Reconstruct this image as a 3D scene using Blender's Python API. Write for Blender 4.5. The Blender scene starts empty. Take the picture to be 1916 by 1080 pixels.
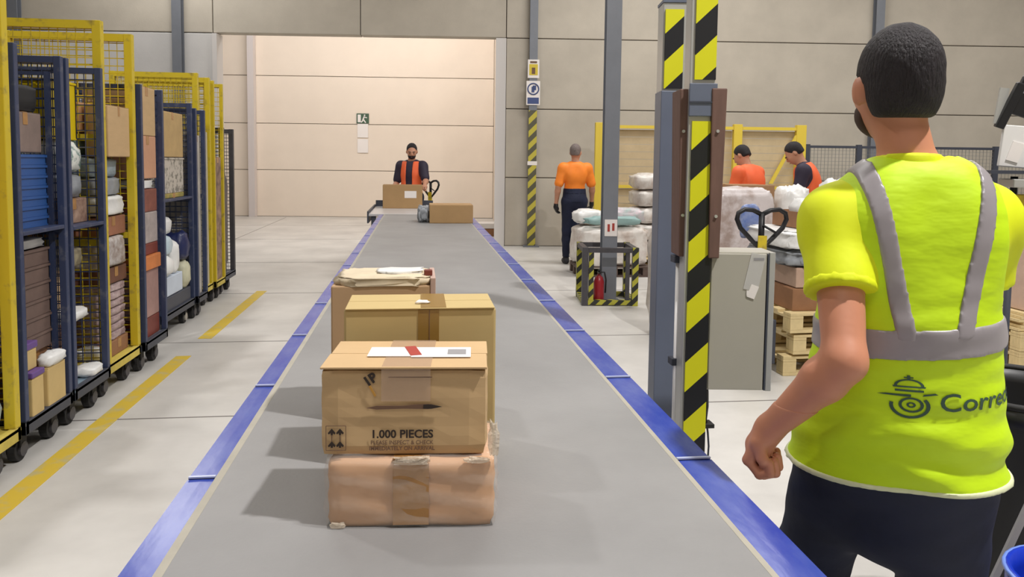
import bpy, bmesh, math, random
import numpy as np
from mathutils import Vector, Matrix, Euler
from mathutils.bvhtree import BVHTree

# ------------------------------------------------------------------ camera
SC = bpy.context.scene
COL = SC.collection
RW, RH = 1916.0, 1080.0
FPX = 1400.0
YAW, PITCH, ROLL = math.radians(7.2), math.atan(0.07), 0.012
PPY = 402.0                                    # picture row of the lens axis
CAM = Vector((0, 0, 1.5))
_f = Vector((math.sin(YAW) * math.cos(PITCH), math.cos(YAW) * math.cos(PITCH), -math.sin(PITCH)))
_r0 = Vector((math.cos(YAW), -math.sin(YAW), 0))
_u0 = _r0.cross(_f)
_r = _r0 * math.cos(ROLL) + _u0 * math.sin(ROLL)
_u = _u0 * math.cos(ROLL) - _r0 * math.sin(ROLL)
cd = bpy.data.cameras.new('camera')
cam = bpy.data.objects.new('camera', cd)
COL.objects.link(cam)
M = Matrix((( _r.x, _u.x, -_f.x), (_r.y, _u.y, -_f.y), (_r.z, _u.z, -_f.z))).to_4x4()
M.translation = CAM
cam.matrix_world = M
cd.sensor_fit = 'HORIZONTAL'
cd.sensor_width = 36.0
cd.lens = FPX / RW * 36.0
cd.shift_y = -(540.0 - PPY) / RW
cd.clip_start = 0.05
SC.camera = cam

# ------------------------------------------------------------------ world, light, exposure
w = bpy.data.worlds.new('hall_world')
SC.world = w
w.use_nodes = True
w.node_tree.nodes['Background'].inputs[0].default_value = (0.9, 0.93, 1.0, 1)
w.node_tree.nodes['Background'].inputs[1].default_value = 0.15
SC.view_settings.view_transform = 'Standard'
SC.view_settings.look = 'None'
SC.view_settings.gamma = 1
SC.view_settings.use_curve_mapping = False
SC.view_settings.exposure = 0.6

def area(name, loc, size, power, color=(1, 0.975, 0.95), target=None):
    d = bpy.data.lights.new(name, 'AREA')
    d.shape = 'RECTANGLE'; d.size, d.size_y = size
    d.energy = power; d.color = color
    o = bpy.data.objects.new(name, d)
    COL.objects.link(o)
    o.location = loc
    if target is not None:
        o.rotation_euler = (Vector(target) - Vector(loc)).to_track_quat('-Z', 'Y').to_euler()
    return o

area('ceiling_lamp', (2.7, 0.4, 6.6), (0.2, 0.2), 290)
REFL = None   # lamp seen mirrored in the left guard: placed below once the picture geometry is known
area('ceiling_lamp', (3.6, 9.6, 6.6), (3.0, 1.5), 150)
area('ceiling_lamp', (-0.5, 5.5, 6.6), (3.0, 1.5), 70)
area('ceiling_lamp', (-3.3, 4.3, 6.6), (0.3, 0.3), 82)
area('ceiling_lamp', (8.5, 7.5, 6.6), (3.0, 1.5), 160)
area('ceiling_lamp', (-1.2, -2.5, 6.6), (4.0, 2.0), 62)
area('recess_lamp', (-1.6, 15.8, 6.5), (7.0, 1.2), 205, (1, 0.97, 0.95), target=(-1.6, 20.0, 1.0))

# ------------------------------------------------------------------ picture geometry helpers (design distances -> world)
def ray(px, py):
    return (_f + _r * ((px - 958.0) / FPX) + _u * ((PPY - py) / FPX))
def W(px, py, d):                # point at forward distance d
    return CAM + ray(px, py) * d
def Wz(px, py, z):               # point on the horizontal plane at height z
    v = ray(px, py); return CAM + v * ((z - CAM.z) / v.z)

_p = Wz(322, 990, 0.825); _d = _p - CAM; _d.z = -_d.z
_l = _p + _d * ((6.4 - _p.z) / _d.z)
area('ceiling_lamp', tuple(_l), (1.3, 1.0), 80)
# print('mirror lamp', _l)

# ------------------------------------------------------------------ materials
def lin(c):
    return tuple(((x / 255.0) / 12.92 if x / 255.0 <= 0.04045 else ((x / 255.0 + 0.055) / 1.055) ** 2.4) for x in c)
MATS = {}
def mat(name, rgb, rough=0.6, metal=0.0, var=0.0, scale=8.0, bump=0.0, bscale=40.0, rgb2=None, thr=None,
        trans=0.0, alpha=1.0, spec=0.5, stretch=None, sss=0.0, sheen=0.0):
    if name in MATS: return MATS[name]
    m = bpy.data.materials.new(name); m.use_nodes = True
    nt = m.node_tree; b = nt.nodes['Principled BSDF']
    c = lin(rgb)
    b.inputs['Base Color'].default_value = (*c, 1)
    b.inputs['Roughness'].default_value = rough
    b.inputs['Metallic'].default_value = metal
    b.inputs['Specular IOR Level'].default_value = spec
    if trans: b.inputs['Transmission Weight'].default_value = trans
    if alpha < 1: b.inputs['Alpha'].default_value = alpha
    if sss:
        b.inputs['Subsurface Weight'].default_value = sss
        b.inputs['Subsurface Radius'].default_value = (0.02, 0.008, 0.004)
    tc = nt.nodes.new('ShaderNodeTexCoord')
    src = tc.outputs['Object']
    if stretch:
        mp = nt.nodes.new('ShaderNodeMapping'); mp.inputs['Scale'].default_value = stretch
        nt.links.new(src, mp.inputs['Vector']); src = mp.outputs['Vector']
    if var or rgb2:
        n = nt.nodes.new('ShaderNodeTexNoise'); n.inputs['Scale'].default_value = scale
        n.inputs['Detail'].default_value = 5.0; n.inputs['Roughness'].default_value = 0.6
        nt.links.new(src, n.inputs['Vector'])
        r = nt.nodes.new('ShaderNodeValToRGB')
        c2 = lin(rgb2) if rgb2 else tuple(x * (1 - var) for x in c)
        c1 = c if rgb2 else tuple(min(1, x * (1 + var * 0.6)) for x in c)
        lo, hi = thr if thr else (0.32, 0.68)
        r.color_ramp.elements[0].position = lo; r.color_ramp.elements[0].color = (*c2, 1)
        r.color_ramp.elements[1].position = hi; r.color_ramp.elements[1].color = (*c1, 1)
        nt.links.new(n.outputs['Fac'], r.inputs['Fac'])
        nt.links.new(r.outputs['Color'], b.inputs['Base Color'])
    if bump:
        n2 = nt.nodes.new('ShaderNodeTexNoise'); n2.inputs['Scale'].default_value = bscale
        n2.inputs['Detail'].default_value = 3.0
        nt.links.new(src, n2.inputs['Vector'])
        bp = nt.nodes.new('ShaderNodeBump'); bp.inputs['Strength'].default_value = bump
        bp.inputs['Distance'].default_value = 0.01
        nt.links.new(n2.outputs['Fac'], bp.inputs['Height'])
        nt.links.new(bp.outputs['Normal'], b.inputs['Normal'])
    MATS[name] = m
    return m

def hazard(name, period, slope=1.0, c1=(222, 220, 24), c2=(24, 25, 30), axis='X', phase=0.0):
    m = bpy.data.materials.new(name); m.use_nodes = True
    nt = m.node_tree; b = nt.nodes['Principled BSDF']; b.inputs['Roughness'].default_value = 0.45
    tc = nt.nodes.new('ShaderNodeTexCoord'); sp = nt.nodes.new('ShaderNodeSeparateXYZ')
    nt.links.new(tc.outputs['Object'], sp.inputs[0])
    def mth(op, a, c=None):
        n = nt.nodes.new('ShaderNodeMath'); n.operation = op
        for i, v in enumerate((a, c)):
            if v is None: continue
            if isinstance(v, (int, float)): n.inputs[i].default_value = v
            else: nt.links.new(v, n.inputs[i])
        return n.outputs[0]
    xs = mth('ADD', sp.outputs['X'], sp.outputs['Y'])
    s = mth('SUBTRACT', sp.outputs['Z'], mth('MULTIPLY', xs, slope))
    s = mth('ADD', s, phase + 50 * period)
    fr = mth('FRACT', mth('DIVIDE', s, period))
    g = mth('GREATER_THAN', fr, 0.5)
    mx = nt.nodes.new('ShaderNodeMix'); mx.data_type = 'RGBA'
    nt.links.new(g, mx.inputs['Factor'])
    mx.inputs['A'].default_value = (*lin(c1), 1); mx.inputs['B'].default_value = (*lin(c2), 1)
    nt.links.new(mx.outputs['Result'], b.inputs['Base Color'])
    return m

m_floor = mat('concrete_floor', (206, 203, 198), 0.42, var=0.16, scale=1.3, bump=0.06, bscale=25)
m_joint = mat('floor_joint', (120, 115, 110), 0.8)
m_yline = mat('yellow_floor_paint', (212, 182, 62), 0.6, rgb2=(190, 176, 120), scale=9, thr=(0.34, 0.5))
m_wall = mat('precast_panel', (192, 184, 170), 0.85, var=0.08, scale=2.0, bump=0.1, bscale=60)
m_wall2 = mat('pale_precast_panel', (204, 202, 200), 0.85, var=0.06, scale=2.0, bump=0.1, bscale=60)
m_far = mat('cream_panel', (236, 222, 206), 0.85, var=0.04, scale=1.0)
m_gap = mat('joint_filler', (88, 82, 76), 0.9)  # dark core colour showing through the open joints between wall panels
m_ceil = mat('ceiling_sheet', (190, 188, 185), 0.8)
m_steel = mat('grey_painted_steel', (122, 126, 134), 0.45, var=0.06, scale=5)
m_dsteel = mat('dark_steel', (64, 68, 80), 0.5, var=0.1, scale=6)
m_bgrey = mat('blue_grey_steel', (104, 112, 130), 0.42, var=0.08, scale=3)
m_lsteel = mat('light_steel', (186, 186, 182), 0.35, metal=0.3)
m_belt = mat('belt_rubber', (142, 141, 141), 0.5, var=0.12, scale=2.2, bump=0.05, bscale=120, spec=0.45)
m_edge = mat('belt_edge_strip', (168, 163, 150), 0.6, var=0.1, scale=12)
m_rail = mat('blue_guard_paint', (40, 62, 158), 0.24, rgb2=(76, 92, 168), scale=5, thr=(0.3, 0.62), bump=0.05, bscale=14, stretch=(3, 1, 1))
m_card = mat('kraft_cardboard', (200, 168, 124), 0.75, var=0.07, scale=5, stretch=(1, 1, 4))
m_card2 = mat('pinkish_cardboard', (214, 166, 124), 0.6, var=0.08, scale=5, stretch=(1, 1, 4))
m_card3 = mat('olive_cardboard', (194, 170, 116), 0.75, var=0.06, scale=4, stretch=(1, 1, 4))
m_card4 = mat('far_cardboard', (176, 142, 98), 0.8, var=0.07, scale=5)
m_card5 = mat('brown_cardboard', (150, 108, 76), 0.8, var=0.15, scale=6)
m_tape = mat('brown_tape', (176, 130, 78), 0.22, var=0.12, scale=30)
m_ctape = mat('clear_tape', (214, 186, 160), 0.15, alpha=0.3)
m_film = mat('stretch_film', (235, 232, 226), 0.08, alpha=0.16, bump=0.8, bscale=22)
m_ink = mat('print_ink', (48, 36, 30), 0.7)
m_ink2 = mat('faded_print_ink', (112, 84, 66), 0.7)
m_paper = mat('label_paper', (240, 234, 230), 0.6)
m_red = mat('red_sticker', (170, 62, 52), 0.5)
m_grey = mat('grey_print', (150, 148, 150), 0.6)
m_cream = mat('folded_flap_paper', (214, 198, 170), 0.7, var=0.1, scale=14)
m_yel = mat('yellow_cage_paint', (206, 182, 40), 0.45, rgb2=(160, 140, 60), scale=14, thr=(0.3, 0.45))
m_blu = mat('navy_cage_paint', (52, 62, 92), 0.45, rgb2=(88, 92, 108), scale=14, thr=(0.3, 0.45))
m_dark = mat('dark_cage_paint', (70, 68, 72), 0.5, var=0.2, scale=10)
m_rub = mat('black_rubber', (34, 33, 34), 0.7)
m_hub = mat('caster_hub', (176, 170, 160), 0.4, metal=0.3)
m_deck_g = mat('grey_deck', (118, 118, 122), 0.6, var=0.2, scale=8)
m_deck_b = mat('blue_deck', (120, 140, 156), 0.5, var=0.15, scale=8)
m_deck_y = mat('yellow_deck', (206, 186, 88), 0.6, var=0.2, scale=8)
m_bluecrate = mat('blue_plastic', (44, 86, 150), 0.4, var=0.1)
m_browncrate = mat('brown_plastic', (112, 92, 84), 0.6, var=0.15, scale=10)
m_yelcrate = mat('yellow_plastic', (224, 196, 20), 0.4)
m_purple = mat('purple_lid', (104, 74, 138), 0.5)
m_tan = mat('tan_card', (206, 178, 120), 0.7, var=0.06)
m_bagw = mat('white_bag', (236, 236, 234), 0.35, var=0.08, scale=9, bump=0.5, bscale=12)
m_baglb = mat('pale_blue_bag', (196, 214, 224), 0.3, var=0.1, scale=9, bump=0.5, bscale=12)
m_baggr = mat('grey_bag', (150, 154, 160), 0.4, var=0.2, scale=12, bump=0.5, bscale=14)
m_bagnv = mat('navy_bag', (36, 44, 86), 0.35, bump=0.5, bscale=12)
m_bagteal = mat('teal_bag', (146, 178, 176), 0.35, bump=0.5, bscale=12)
m_wire = mat('galvanised_wire', (150, 150, 146), 0.4, metal=0.4)
m_maroon = mat('maroon_plastic', (124, 56, 44), 0.5, var=0.2)
m_orangeb = mat('orange_goods', (206, 124, 66), 0.6, var=0.2)
m_wood = mat('pallet_wood', (222, 200, 150), 0.75, var=0.15, scale=10, stretch=(1, 6, 1))
m_brboard = mat('brown_board', (112, 84, 74), 0.7, var=0.15, scale=6, stretch=(6, 6, 1))
m_cab = mat('cabinet_grey', (176, 172, 160), 0.42, var=0.04, scale=3)
m_white = mat('white_plastic', (232, 230, 228), 0.4)
m_black = mat('black_plastic', (22, 22, 26), 0.45)
m_bluebin = mat('bright_blue_plastic', (24, 56, 190), 0.35)
m_yplate = mat('cage_yellow_far', (222, 196, 70), 0.5)
m_beige = mat('beige_panel', (196, 176, 140), 0.7, var=0.08)
m_greens = mat('sign_green', (70, 96, 76), 0.5)
m_signy = mat('sign_yellow', (214, 190, 60), 0.5)
m_signb = mat('sign_blue', (66, 82, 130), 0.5)
m_haz_big = hazard('hazard_tape_large', 0.228, 0.95)
m_haz_top = hazard('hazard_tape_mid', 0.235, 0.95, phase=0.04)
m_haz_far = hazard('hazard_tape_column', 0.225, 1.0, (196, 184, 70), (90, 88, 70))
m_haz_grd = hazard('hazard_tape_guard', 0.13, 1.0, (176, 172, 60), (44, 46, 42))
m_skin = mat('skin', (205, 140, 110), 0.5, var=0.06, scale=10, sss=0.06)
m_skin2 = mat('skin_far', (196, 142, 114), 0.55)
m_hair = mat('dark_hair', (34, 28, 32), 0.7, var=0.3, scale=60, bump=0.8, bscale=220, stretch=(1, 1, 0.25))
m_hairg = mat('grey_hair', (120, 108, 104), 0.75, var=0.3, scale=60)
m_vest = mat('lime_vest', (204, 240, 14), 0.6, var=0.05, scale=6, bump=0.5, bscale=9, stretch=(1, 1, 2.2))
m_tee = mat('yellow_tshirt', (226, 238, 6), 0.7, var=0.05, scale=6, bump=0.1, bscale=25)
m_refl = mat('reflective_band', (158, 152, 156), 0.35, var=0.06, scale=12)
m_pipe = mat('vest_piping', (226, 232, 190), 0.5)
m_navy = mat('navy_trousers', (18, 26, 54), 0.75, var=0.25, scale=6, bump=0.2, bscale=20)
m_logo = mat('logo_print', (58, 88, 70), 0.6)
m_or = mat('orange_vest', (250, 110, 60), 0.6, var=0.05)
m_orsh = mat('orange_shirt', (255, 140, 40), 0.6, var=0.05)
m_navsh = mat('navy_shirt', (44, 36, 56), 0.7)
m_shoe = mat('dark_shoe', (30, 30, 36), 0.6)

# ------------------------------------------------------------------ object helpers
class MB:
    def __init__(s): s.v = []; s.f = []
    def add(s, vs, fs):
        n = len(s.v); s.v += [tuple(v) for v in vs]; s.f += [tuple(i + n for i in f) for f in fs]; return s
    def box(s, c, d, rz=0.0, R=None):
        hx, hy, hz = d[0] / 2, d[1] / 2, d[2] / 2
        if R is None: R = Matrix.Rotation(rz, 3, 'Z')
        c = Vector(c)
        vs = [c + R @ Vector((x * hx, y * hy, z * hz)) for z in (-1, 1) for y in (-1, 1) for x in (-1, 1)]
        return s.add(vs, [(0, 2, 3, 1), (4, 5, 7, 6), (0, 1, 5, 4), (2, 6, 7, 3), (0, 4, 6, 2), (1, 3, 7, 5)])
    def b2(s, x0, x1, y0, y1, z0, z1):
        return s.box(((x0 + x1) / 2, (y0 + y1) / 2, (z0 + z1) / 2), (abs(x1 - x0), abs(y1 - y0), abs(z1 - z0)))
    def cyl(s, a, b, r, n=12, r2=None):
        return s.tube([a, b], r, n, r2)
    def tube(s, pts, r, n=8, r2=None, closed=False):
        pts = [Vector(p) for p in pts]; N = len(pts); rings = []
        up = None
        for i, p in enumerate(pts):
            if closed: t = pts[(i + 1) % N] - pts[i - 1]
            else: t = pts[min(i + 1, N - 1)] - pts[max(i - 1, 0)]
            t.normalize()
            if up is None:
                up = Vector((0, 0, 1)) if abs(t.z) < 0.9 else Vector((1, 0, 0))
            a = t.cross(up).normalized(); bb = a.cross(t).normalized(); up = bb
            rr = r if r2 is None else r + (r2 - r) * i / (N - 1)
            rings.append([p + (a * math.cos(k * 2 * math.pi / n) + bb * math.sin(k * 2 * math.pi / n)) * rr for k in range(n)])
        vs = [v for rg in rings for v in rg]; fs = []
        for i in range(N if closed else N - 1):
            j = (i + 1) % N
            for k in range(n):
                k2 = (k + 1) % n
                fs.append((i * n + k, i * n + k2, j * n + k2, j * n + k))
        if not closed:
            fs.append(tuple(range(n))[::-1]); fs.append(tuple((N - 1) * n + k for k in range(n)))
        return s.add(vs, fs)
    def lathe(s, prof, c=(0, 0, 0), n=24):
        vs = []; fs = []
        for r, z in prof:
            for k in range(n):
                t = 2 * math.pi * k / n; vs.append((c[0] + r * math.cos(t), c[1] + r * math.sin(t), c[2] + z))
        for i in range(len(prof) - 1):
            for k in range(n):
                k2 = (k + 1) % n; fs.append((i * n + k, i * n + k2, (i + 1) * n + k2, (i + 1) * n + k))
        return s.add(vs, fs)
    def prism(s, poly, z0, z1, T=None):
        n = len(poly); vs = [(x, y, z0) for x, y in poly] + [(x, y, z1) for x, y in poly]
        if T is not None: vs = [T @ Vector(v) for v in vs]
        fs = [tuple(range(n))[::-1], tuple(range(n, 2 * n))] + [(i, (i + 1) % n, n + (i + 1) % n, n + i) for i in range(n)]
        return s.add(vs, fs)
    def build(s, name, m, parent=None, bevel=0.0, smooth=False):
        me = bpy.data.meshes.new(name); me.from_pydata(s.v, [], s.f); me.update()
        return link(name, me, m, parent, bevel, smooth)

def link(name, me, m, parent=None, bevel=0.0, smooth=False):
    bm = bmesh.new(); bm.from_mesh(me); bmesh.ops.recalc_face_normals(bm, faces=bm.faces); bm.to_mesh(me); bm.free()
    if smooth:
        for p in me.polygons: p.use_smooth = True
    me.materials.clear(); me.materials.append(m)
    o = bpy.data.objects.new(name, me); COL.objects.link(o)
    if parent is not None: o.parent = parent
    if bevel:
        b = o.modifiers.new('bevel', 'BEVEL'); b.width = bevel; b.segments = 2; b.limit_method = 'ANGLE'
    return o

def thing(name, label, cat, loc=(0, 0, 0), rz=0.0, group=None):
    o = bpy.data.objects.new(name, None); COL.objects.link(o); o.empty_display_size = 0.1
    o.location = loc; o.rotation_euler = (0, 0, rz); o['label'] = label; o['category'] = cat
    if group: o['group'] = group
    return o
def tag(o, label, cat, group=None):
    o['label'] = label; o['category'] = cat
    if group: o['group'] = group
    return o
def struct(o):
    o['kind'] = 'structure'; return o
def stuff(o):
    o['kind'] = 'stuff'; return o

def text_mesh(s, size, bold=0.0):
    c = bpy.data.curves.new('print', 'FONT'); c.body = s; c.size = size; c.offset = bold; c.resolution_u = 3
    c.align_x = 'CENTER'
    o = bpy.data.objects.new('print', c); COL.objects.link(o)
    dg = bpy.context.evaluated_depsgraph_get()
    me = bpy.data.meshes.new_from_object(o.evaluated_get(dg))
    bpy.data.objects.remove(o)
    return me
def text_obj(name, s, size, T, m, parent, bold=0.0, sx=1.0):
    me = text_mesh(s, size, bold)
    me.transform(T @ Matrix.Diagonal((sx, 1, 1, 1)))
    me.materials.clear(); me.materials.append(m)
    o = bpy.data.objects.new(name, me); COL.objects.link(o); o.parent = parent
    return o

def noise3(p, seed=0.0):
    x, y, z = p[..., 0], p[..., 1], p[..., 2]
    return (np.sin(x * 1.7 + seed) * np.cos(y * 2.1 - seed * 1.3) + np.sin(z * 2.3 + x * 1.1 + seed * .7) * .7 +
            np.sin(y * 3.9 + z * 3.1 + seed * 2.1) * .45 + np.sin(x * 6.1 - z * 5.3 + seed) * .25) / 2.0

def blob_mesh(size, seed, n=24, amp=0.12, power=0.7, freq=6.0):
    a = np.linspace(-math.pi / 2, math.pi / 2, n // 2 + 1); b = np.linspace(0, 2 * math.pi, n, endpoint=False)
    A, B = np.meshgrid(a, b, indexing='ij')
    sp = lambda v: np.sign(v) * np.abs(v) ** power
    P = np.stack([sp(np.cos(A)) * sp(np.cos(B)), sp(np.cos(A)) * sp(np.sin(B)), sp(np.sin(A))], -1)
    d = 1 + amp * noise3(P * freq * 0.6, seed) + amp * .6 * noise3(P * freq * 1.7, seed + 3)
    d[0] = d[0].mean(); d[-1] = d[-1].mean()
    P = P * d[..., None]
    P[..., 2] = np.maximum(P[..., 2], -0.9)
    mn, mx_ = P.reshape(-1, 3).min(0), P.reshape(-1, 3).max(0)
    P = (P - (mn + mx_) / 2) / (mx_ - mn) * np.array(size)
    P[..., 2] -= P[..., 2].min()
    vs = P.reshape(-1, 3).tolist(); fs = []
    for i in range(n // 2):
        for k in range(n):
            k2 = (k + 1) % n; fs.append((i * n + k, i * n + k2, (i + 1) * n + k2, (i + 1) * n + k))
    me = bpy.data.meshes.new('bag'); me.from_pydata(vs, [], fs); me.update()
    return me
def bag(name, label, cat, base, size, m, seed, group=None, rz=0.0, **kw):
    me = blob_mesh(size, seed, **kw)
    o = link(name, me, m, None, 0, True)
    o.location = base; o.rotation_euler = (0, 0, rz)
    return tag(o, label, cat, group)

def carton(name, label, cat, base, size, m, rz=0.0, tape=True, tape_m=None, lab=False, group=None, cy=False, flap=True):
    """closed box: body with seam, tape over the top seam, optional label"""
    t = thing(name, label, cat, base, rz, group)
    x, y, z = size
    b = MB().box((0, 0, z / 2), (x, y, z)).build('body', m, t, 0.006)
    if flap:
        MB().box((0, 0, z + 0.001), (x * 0.985, y * 0.49, 0.003)).build('flap', m, t).location = (0, -y * 0.247, 0)
        MB().box((0, 0, z + 0.001), (x * 0.985, y * 0.49, 0.003)).build('flap', m, t).location = (0, y * 0.247, 0)
    if tape:
        tw = min(0.05, x * 0.2)
        mb = MB().box((0, 0, z + 0.0035), (x * 0.99, tw, 0.0015) if not cy else (tw, y * 0.99, 0.0015))
        if not cy: mb.box((x / 2 + 0.001, 0, z - 0.03), (0.0015, tw, 0.06)); mb.box((-x / 2 - 0.001, 0, z - 0.03), (0.0015, tw, 0.06))
        else: mb.box((0, -y / 2 - 0.001, z / 2), (tw, 0.0015, z * 0.98))
        mb.build('tape', tape_m or m_tape, t)
    if lab:
        MB().box((x * 0.2, -y / 2 - 0.001, z * 0.6), (x * 0.3, 0.0015, z * 0.3)).build('shipping_label', m_paper, t)
    return t

# ------------------------------------------------------------------ room
fl = MB().b2(-14, 16, -6, 24, -0.2, 0).build('floor', m_floor); struct(fl)
# saw-cut slab joints in the floor
jm = []
for y in (1.9, 4.45, 6.3, 8.6, 11.2, 14.5, 17.5):
    jm.append(MB().b2(-14, 16, y - 0.006, y + 0.006, 0.0, 0.0015))
for x in (-3.4, 3.6, 9.0):
    jm.append(MB().b2(x - 0.006, x + 0.006, -6, 20, 0.0, 0.0016))
for q in jm: q.build('slab_joint', m_joint, fl)
# painted lines
yl = []
a = Wz(12, 950, 0); b = Wz(331, 667, 0); c = Wz(390, 634, 0); e = Wz(490, 545, 0)
xl = (a.x + b.x + c.x + e.x) / 4
LX0, LX1 = xl - 0.055, xl + 0.055
# print('line x', a, b, c, e)
for (y0, y1) in ((-1.0, b.y), (c.y, e.y)):
    MB().b2(LX0, LX1, y0, y1, 0.0, 0.003).build('painted_line', m_yline, fl)

WANG = -math.radians(5.4)
Wdir = Vector((math.cos(WANG), math.sin(WANG), 0)); Wn = Vector((-Wdir.y, Wdir.x, 0))   # Wn points away from camera
P0 = W(943, 458, 13.46); P0.z = 0
def wall_u(px, origin=P0, wd=Wdir, wn=Wn, py=300):
    v = ray(px, py); t = (origin - CAM).dot(wn) / v.dot(wn); p = CAM + v * t
    return (p - origin).dot(wd)
TH = 0.25
def wall_panel(parent, origin, u0, u1, z0, z1, m, gap=0.014, th=TH, out=0.0):
    p = origin + Wdir * ((u0 + u1) / 2) + Wn * (th / 2 - out); p.z = (z0 + z1) / 2
    mb = MB().box((0, 0, 0), (u1 - u0 - gap, th, z1 - z0 - gap))
    o = mb.build('concrete_panel', m, parent, 0.01); o.location = p; o.rotation_euler = (0, 0, WANG)
    return o
rows = [0, 1.23, 2.45, 3.69, 4.93, 6.2, 7.2]
u340, u402, u995, u1630 = wall_u(341), wall_u(402), wall_u(995), wall_u(1628)
wb = MB()
R = Matrix.Rotation(WANG, 3, 'Z')
def core(mb, origin, u0, u1, z0, z1, back=0.03, th=0.2):
    p = origin + Wdir * ((u0 + u1) / 2) + Wn * (back + th / 2); mb.box((p.x, p.y, (z0 + z1) / 2), (u1 - u0, th, z1 - z0), R=R)
core(wb, P0, 0.02, 15.5, 0, 7.2); core(wb, P0, -16, u402 - 0.02, 0, 7.2); core(wb, P0, u402 - 0.5, 0.5, 3.71, 7.2)
wall_back = struct(wb.build('wall_back', m_gap))
bounds = [0, u995, u1630, u1630 + (u1630 - u995), 16]
for i in range(len(rows) - 1):
    for j in range(len(bounds) - 1):
        wall_panel(wall_back, P0, bounds[j], bounds[j + 1], rows[i], rows[i + 1], m_wall)
    lb = [u402, u340, u340 - 6.2, u340 - 11.5]
    for j in range(3):
        wall_panel(wall_back, P0, lb[j + 1], lb[j], rows[i], rows[i + 1], m_wall2 if i < 3 else m_wall)
    if i >= 3:
        wall_panel(wall_back, P0, u402, u402 / 2, rows[i], rows[i + 1], m_wall)
        wall_panel(wall_back, P0, u402 / 2, 0, rows[i], rows[i + 1], m_wall)
# recess behind the opening
P1 = W(922, 408, 20.0); P1.z = 0
fb = MB(); core(fb, P1, -15, 0.3, 0, 7.2)
wall_far = struct(fb.build('wall_far', m_gap))
u475 = wall_u(475, P1)
for i in range(len(rows) - 1):
    wall_panel(wall_far, P1, -15, u475, rows[i], rows[i + 1], m_far)
    wall_panel(wall_far, P1, u475, 0.0, rows[i], rows[i + 1], m_far)
# return wall between the two planes, and white corner trims
rr = MB(); A0 = P0 + Wn * 0.26; A1 = P1 + Wn * 0.05
mid = (A0 + A1) / 2; dv = A1 - A0; ra = math.atan2(dv.y, dv.x)
rr.box((mid.x + 0.1, mid.y, 3.6), (dv.length, 0.2, 7.2), ra)
struct(rr.build('wall_return', m_far))
for u, wd_ in ((-0.09, 0.18),):
    p = P0 + Wdir * u + Wn * 0.1
    struct(MB().box((p.x, p.y, 1.84), (wd_, 0.3, 3.68), R=R).build('trim_1', mat('white_jamb', (212, 208, 205), 0.6)))
p = P0 + Wdir * (u402 + 0.04) + Wn * 0.1
struct(MB().box((p.x, p.y, 1.84), (0.08, 0.3, 3.68), R=R).build('trim_2', MATS['white_jamb']))
p = P1 + Wdir * u475 - Wn * 0.12
struct(MB().box((p.x, p.y, 3.5), (0.16, 0.2, 7.0), R=R).build('trim_3', mat('white_column', (214, 206, 204), 0.6)))
struct(MB().b2(-14.2, -14, -6, 24, 0, 7.2).build('wall_left', m_wall))
struct(MB().b2(16, 16.2, -6, 24, 0, 7.2).build('wall_right', m_wall))
struct(MB().b2(-14, 16, -6.2, -6, 0, 7.2).build('wall_front', m_wall))
struct(MB().b2(-14, 16, -6, 24, 7.2, 7.4).build('ceiling', m_ceil))

# building columns against the wall
def wall_column(px, wd, label, z0=0.0, z1=7.1, haz=None):
    u = wall_u(px); p = P0 + Wdir * u - Wn * 0.14
    t = thing('steel_column', label, 'column', (p.x, p.y, 0), WANG)
    MB().b2(-wd / 2, wd / 2, -0.008, 0.004, z0, z1).build('flange', m_steel, t)
    MB().b2(-wd / 2, wd / 2, 0.11, 0.122, z0, z1).build('flange', m_steel, t)
    MB().b2(-0.006, 0.006, 0.004, 0.11, z0, z1).build('web', m_steel, t)
    if haz:
        MB().b2(-wd / 2 - 0.002, wd / 2 + 0.002, -0.012, -0.008, haz[0], haz[1]).build('hazard_tape', m_haz_far, t)
    MB().b2(-wd, wd, -0.05, 0.125, z0, z0 + 0.02).build('base_plate', m_steel, t)
    return t, p
tc_, pc_ = wall_column(995, 0.14, 'slim grey wall column with yellow-black taped lower half and two signs', haz=(0.03, 2.42))
MB().box((0, -0.014, 1.49), (0.17, 0.004, 0.07)).build('white_sticker', m_paper, tc_)
wall_column(1628, 0.15, 'plain grey steel column on the wall behind the man in the lime vest')
wall_column(341, 0.16, 'plain grey steel column rising behind the yellow cage carts')
wall_column(42, 0.16, 'dark steel column at the far left above the nearest carts')
# signs on the taped column
s = thing('warning_sign', 'yellow square pictogram sign high on the taped wall column', 'sign', (pc_.x, pc_.y, 3.14), WANG)
MB().b2(-0.1, 0.1, -0.02, -0.014, -0.16, 0.16).build('plate', m_paper, s)
MB().b2(-0.075, 0.075, -0.024, -0.02, -0.11, 0.08).build('yellow_field', m_signy, s)
MB().b2(-0.03, 0.03, -0.027, -0.024, -0.09, 0.02).b2(-0.06, 0.06, -0.027, -0.024, 0.1, 0.13).build('pictogram', m_ink2, s)
s = thing('pictogram_sign', 'white sign with round dark-rimmed pictogram below the yellow sign', 'sign', (pc_.x, pc_.y, 2.73), WANG)
MB().b2(-0.12, 0.12, -0.02, -0.014, -0.22, 0.2).build('plate', m_paper, s)
ring = MB(); ring.tube([(0.095 * math.cos(t * math.pi / 12), -0.022, 0.06 + 0.095 * math.sin(t * math.pi / 12)) for t in range(24)], 0.012, 6, closed=True)
ring.build('ring', m_signb, s)
MB().b2(-0.03, 0.02, -0.024, -0.02, -0.0, 0.1).b2(-0.01, 0.05, -0.024, -0.02, 0.04, 0.12).build('pictogram', m_signb, s)
MB().b2(-0.1, 0.1, -0.022, -0.02, -0.2, -0.09).build('caption_field', m_signb, s)
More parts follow.
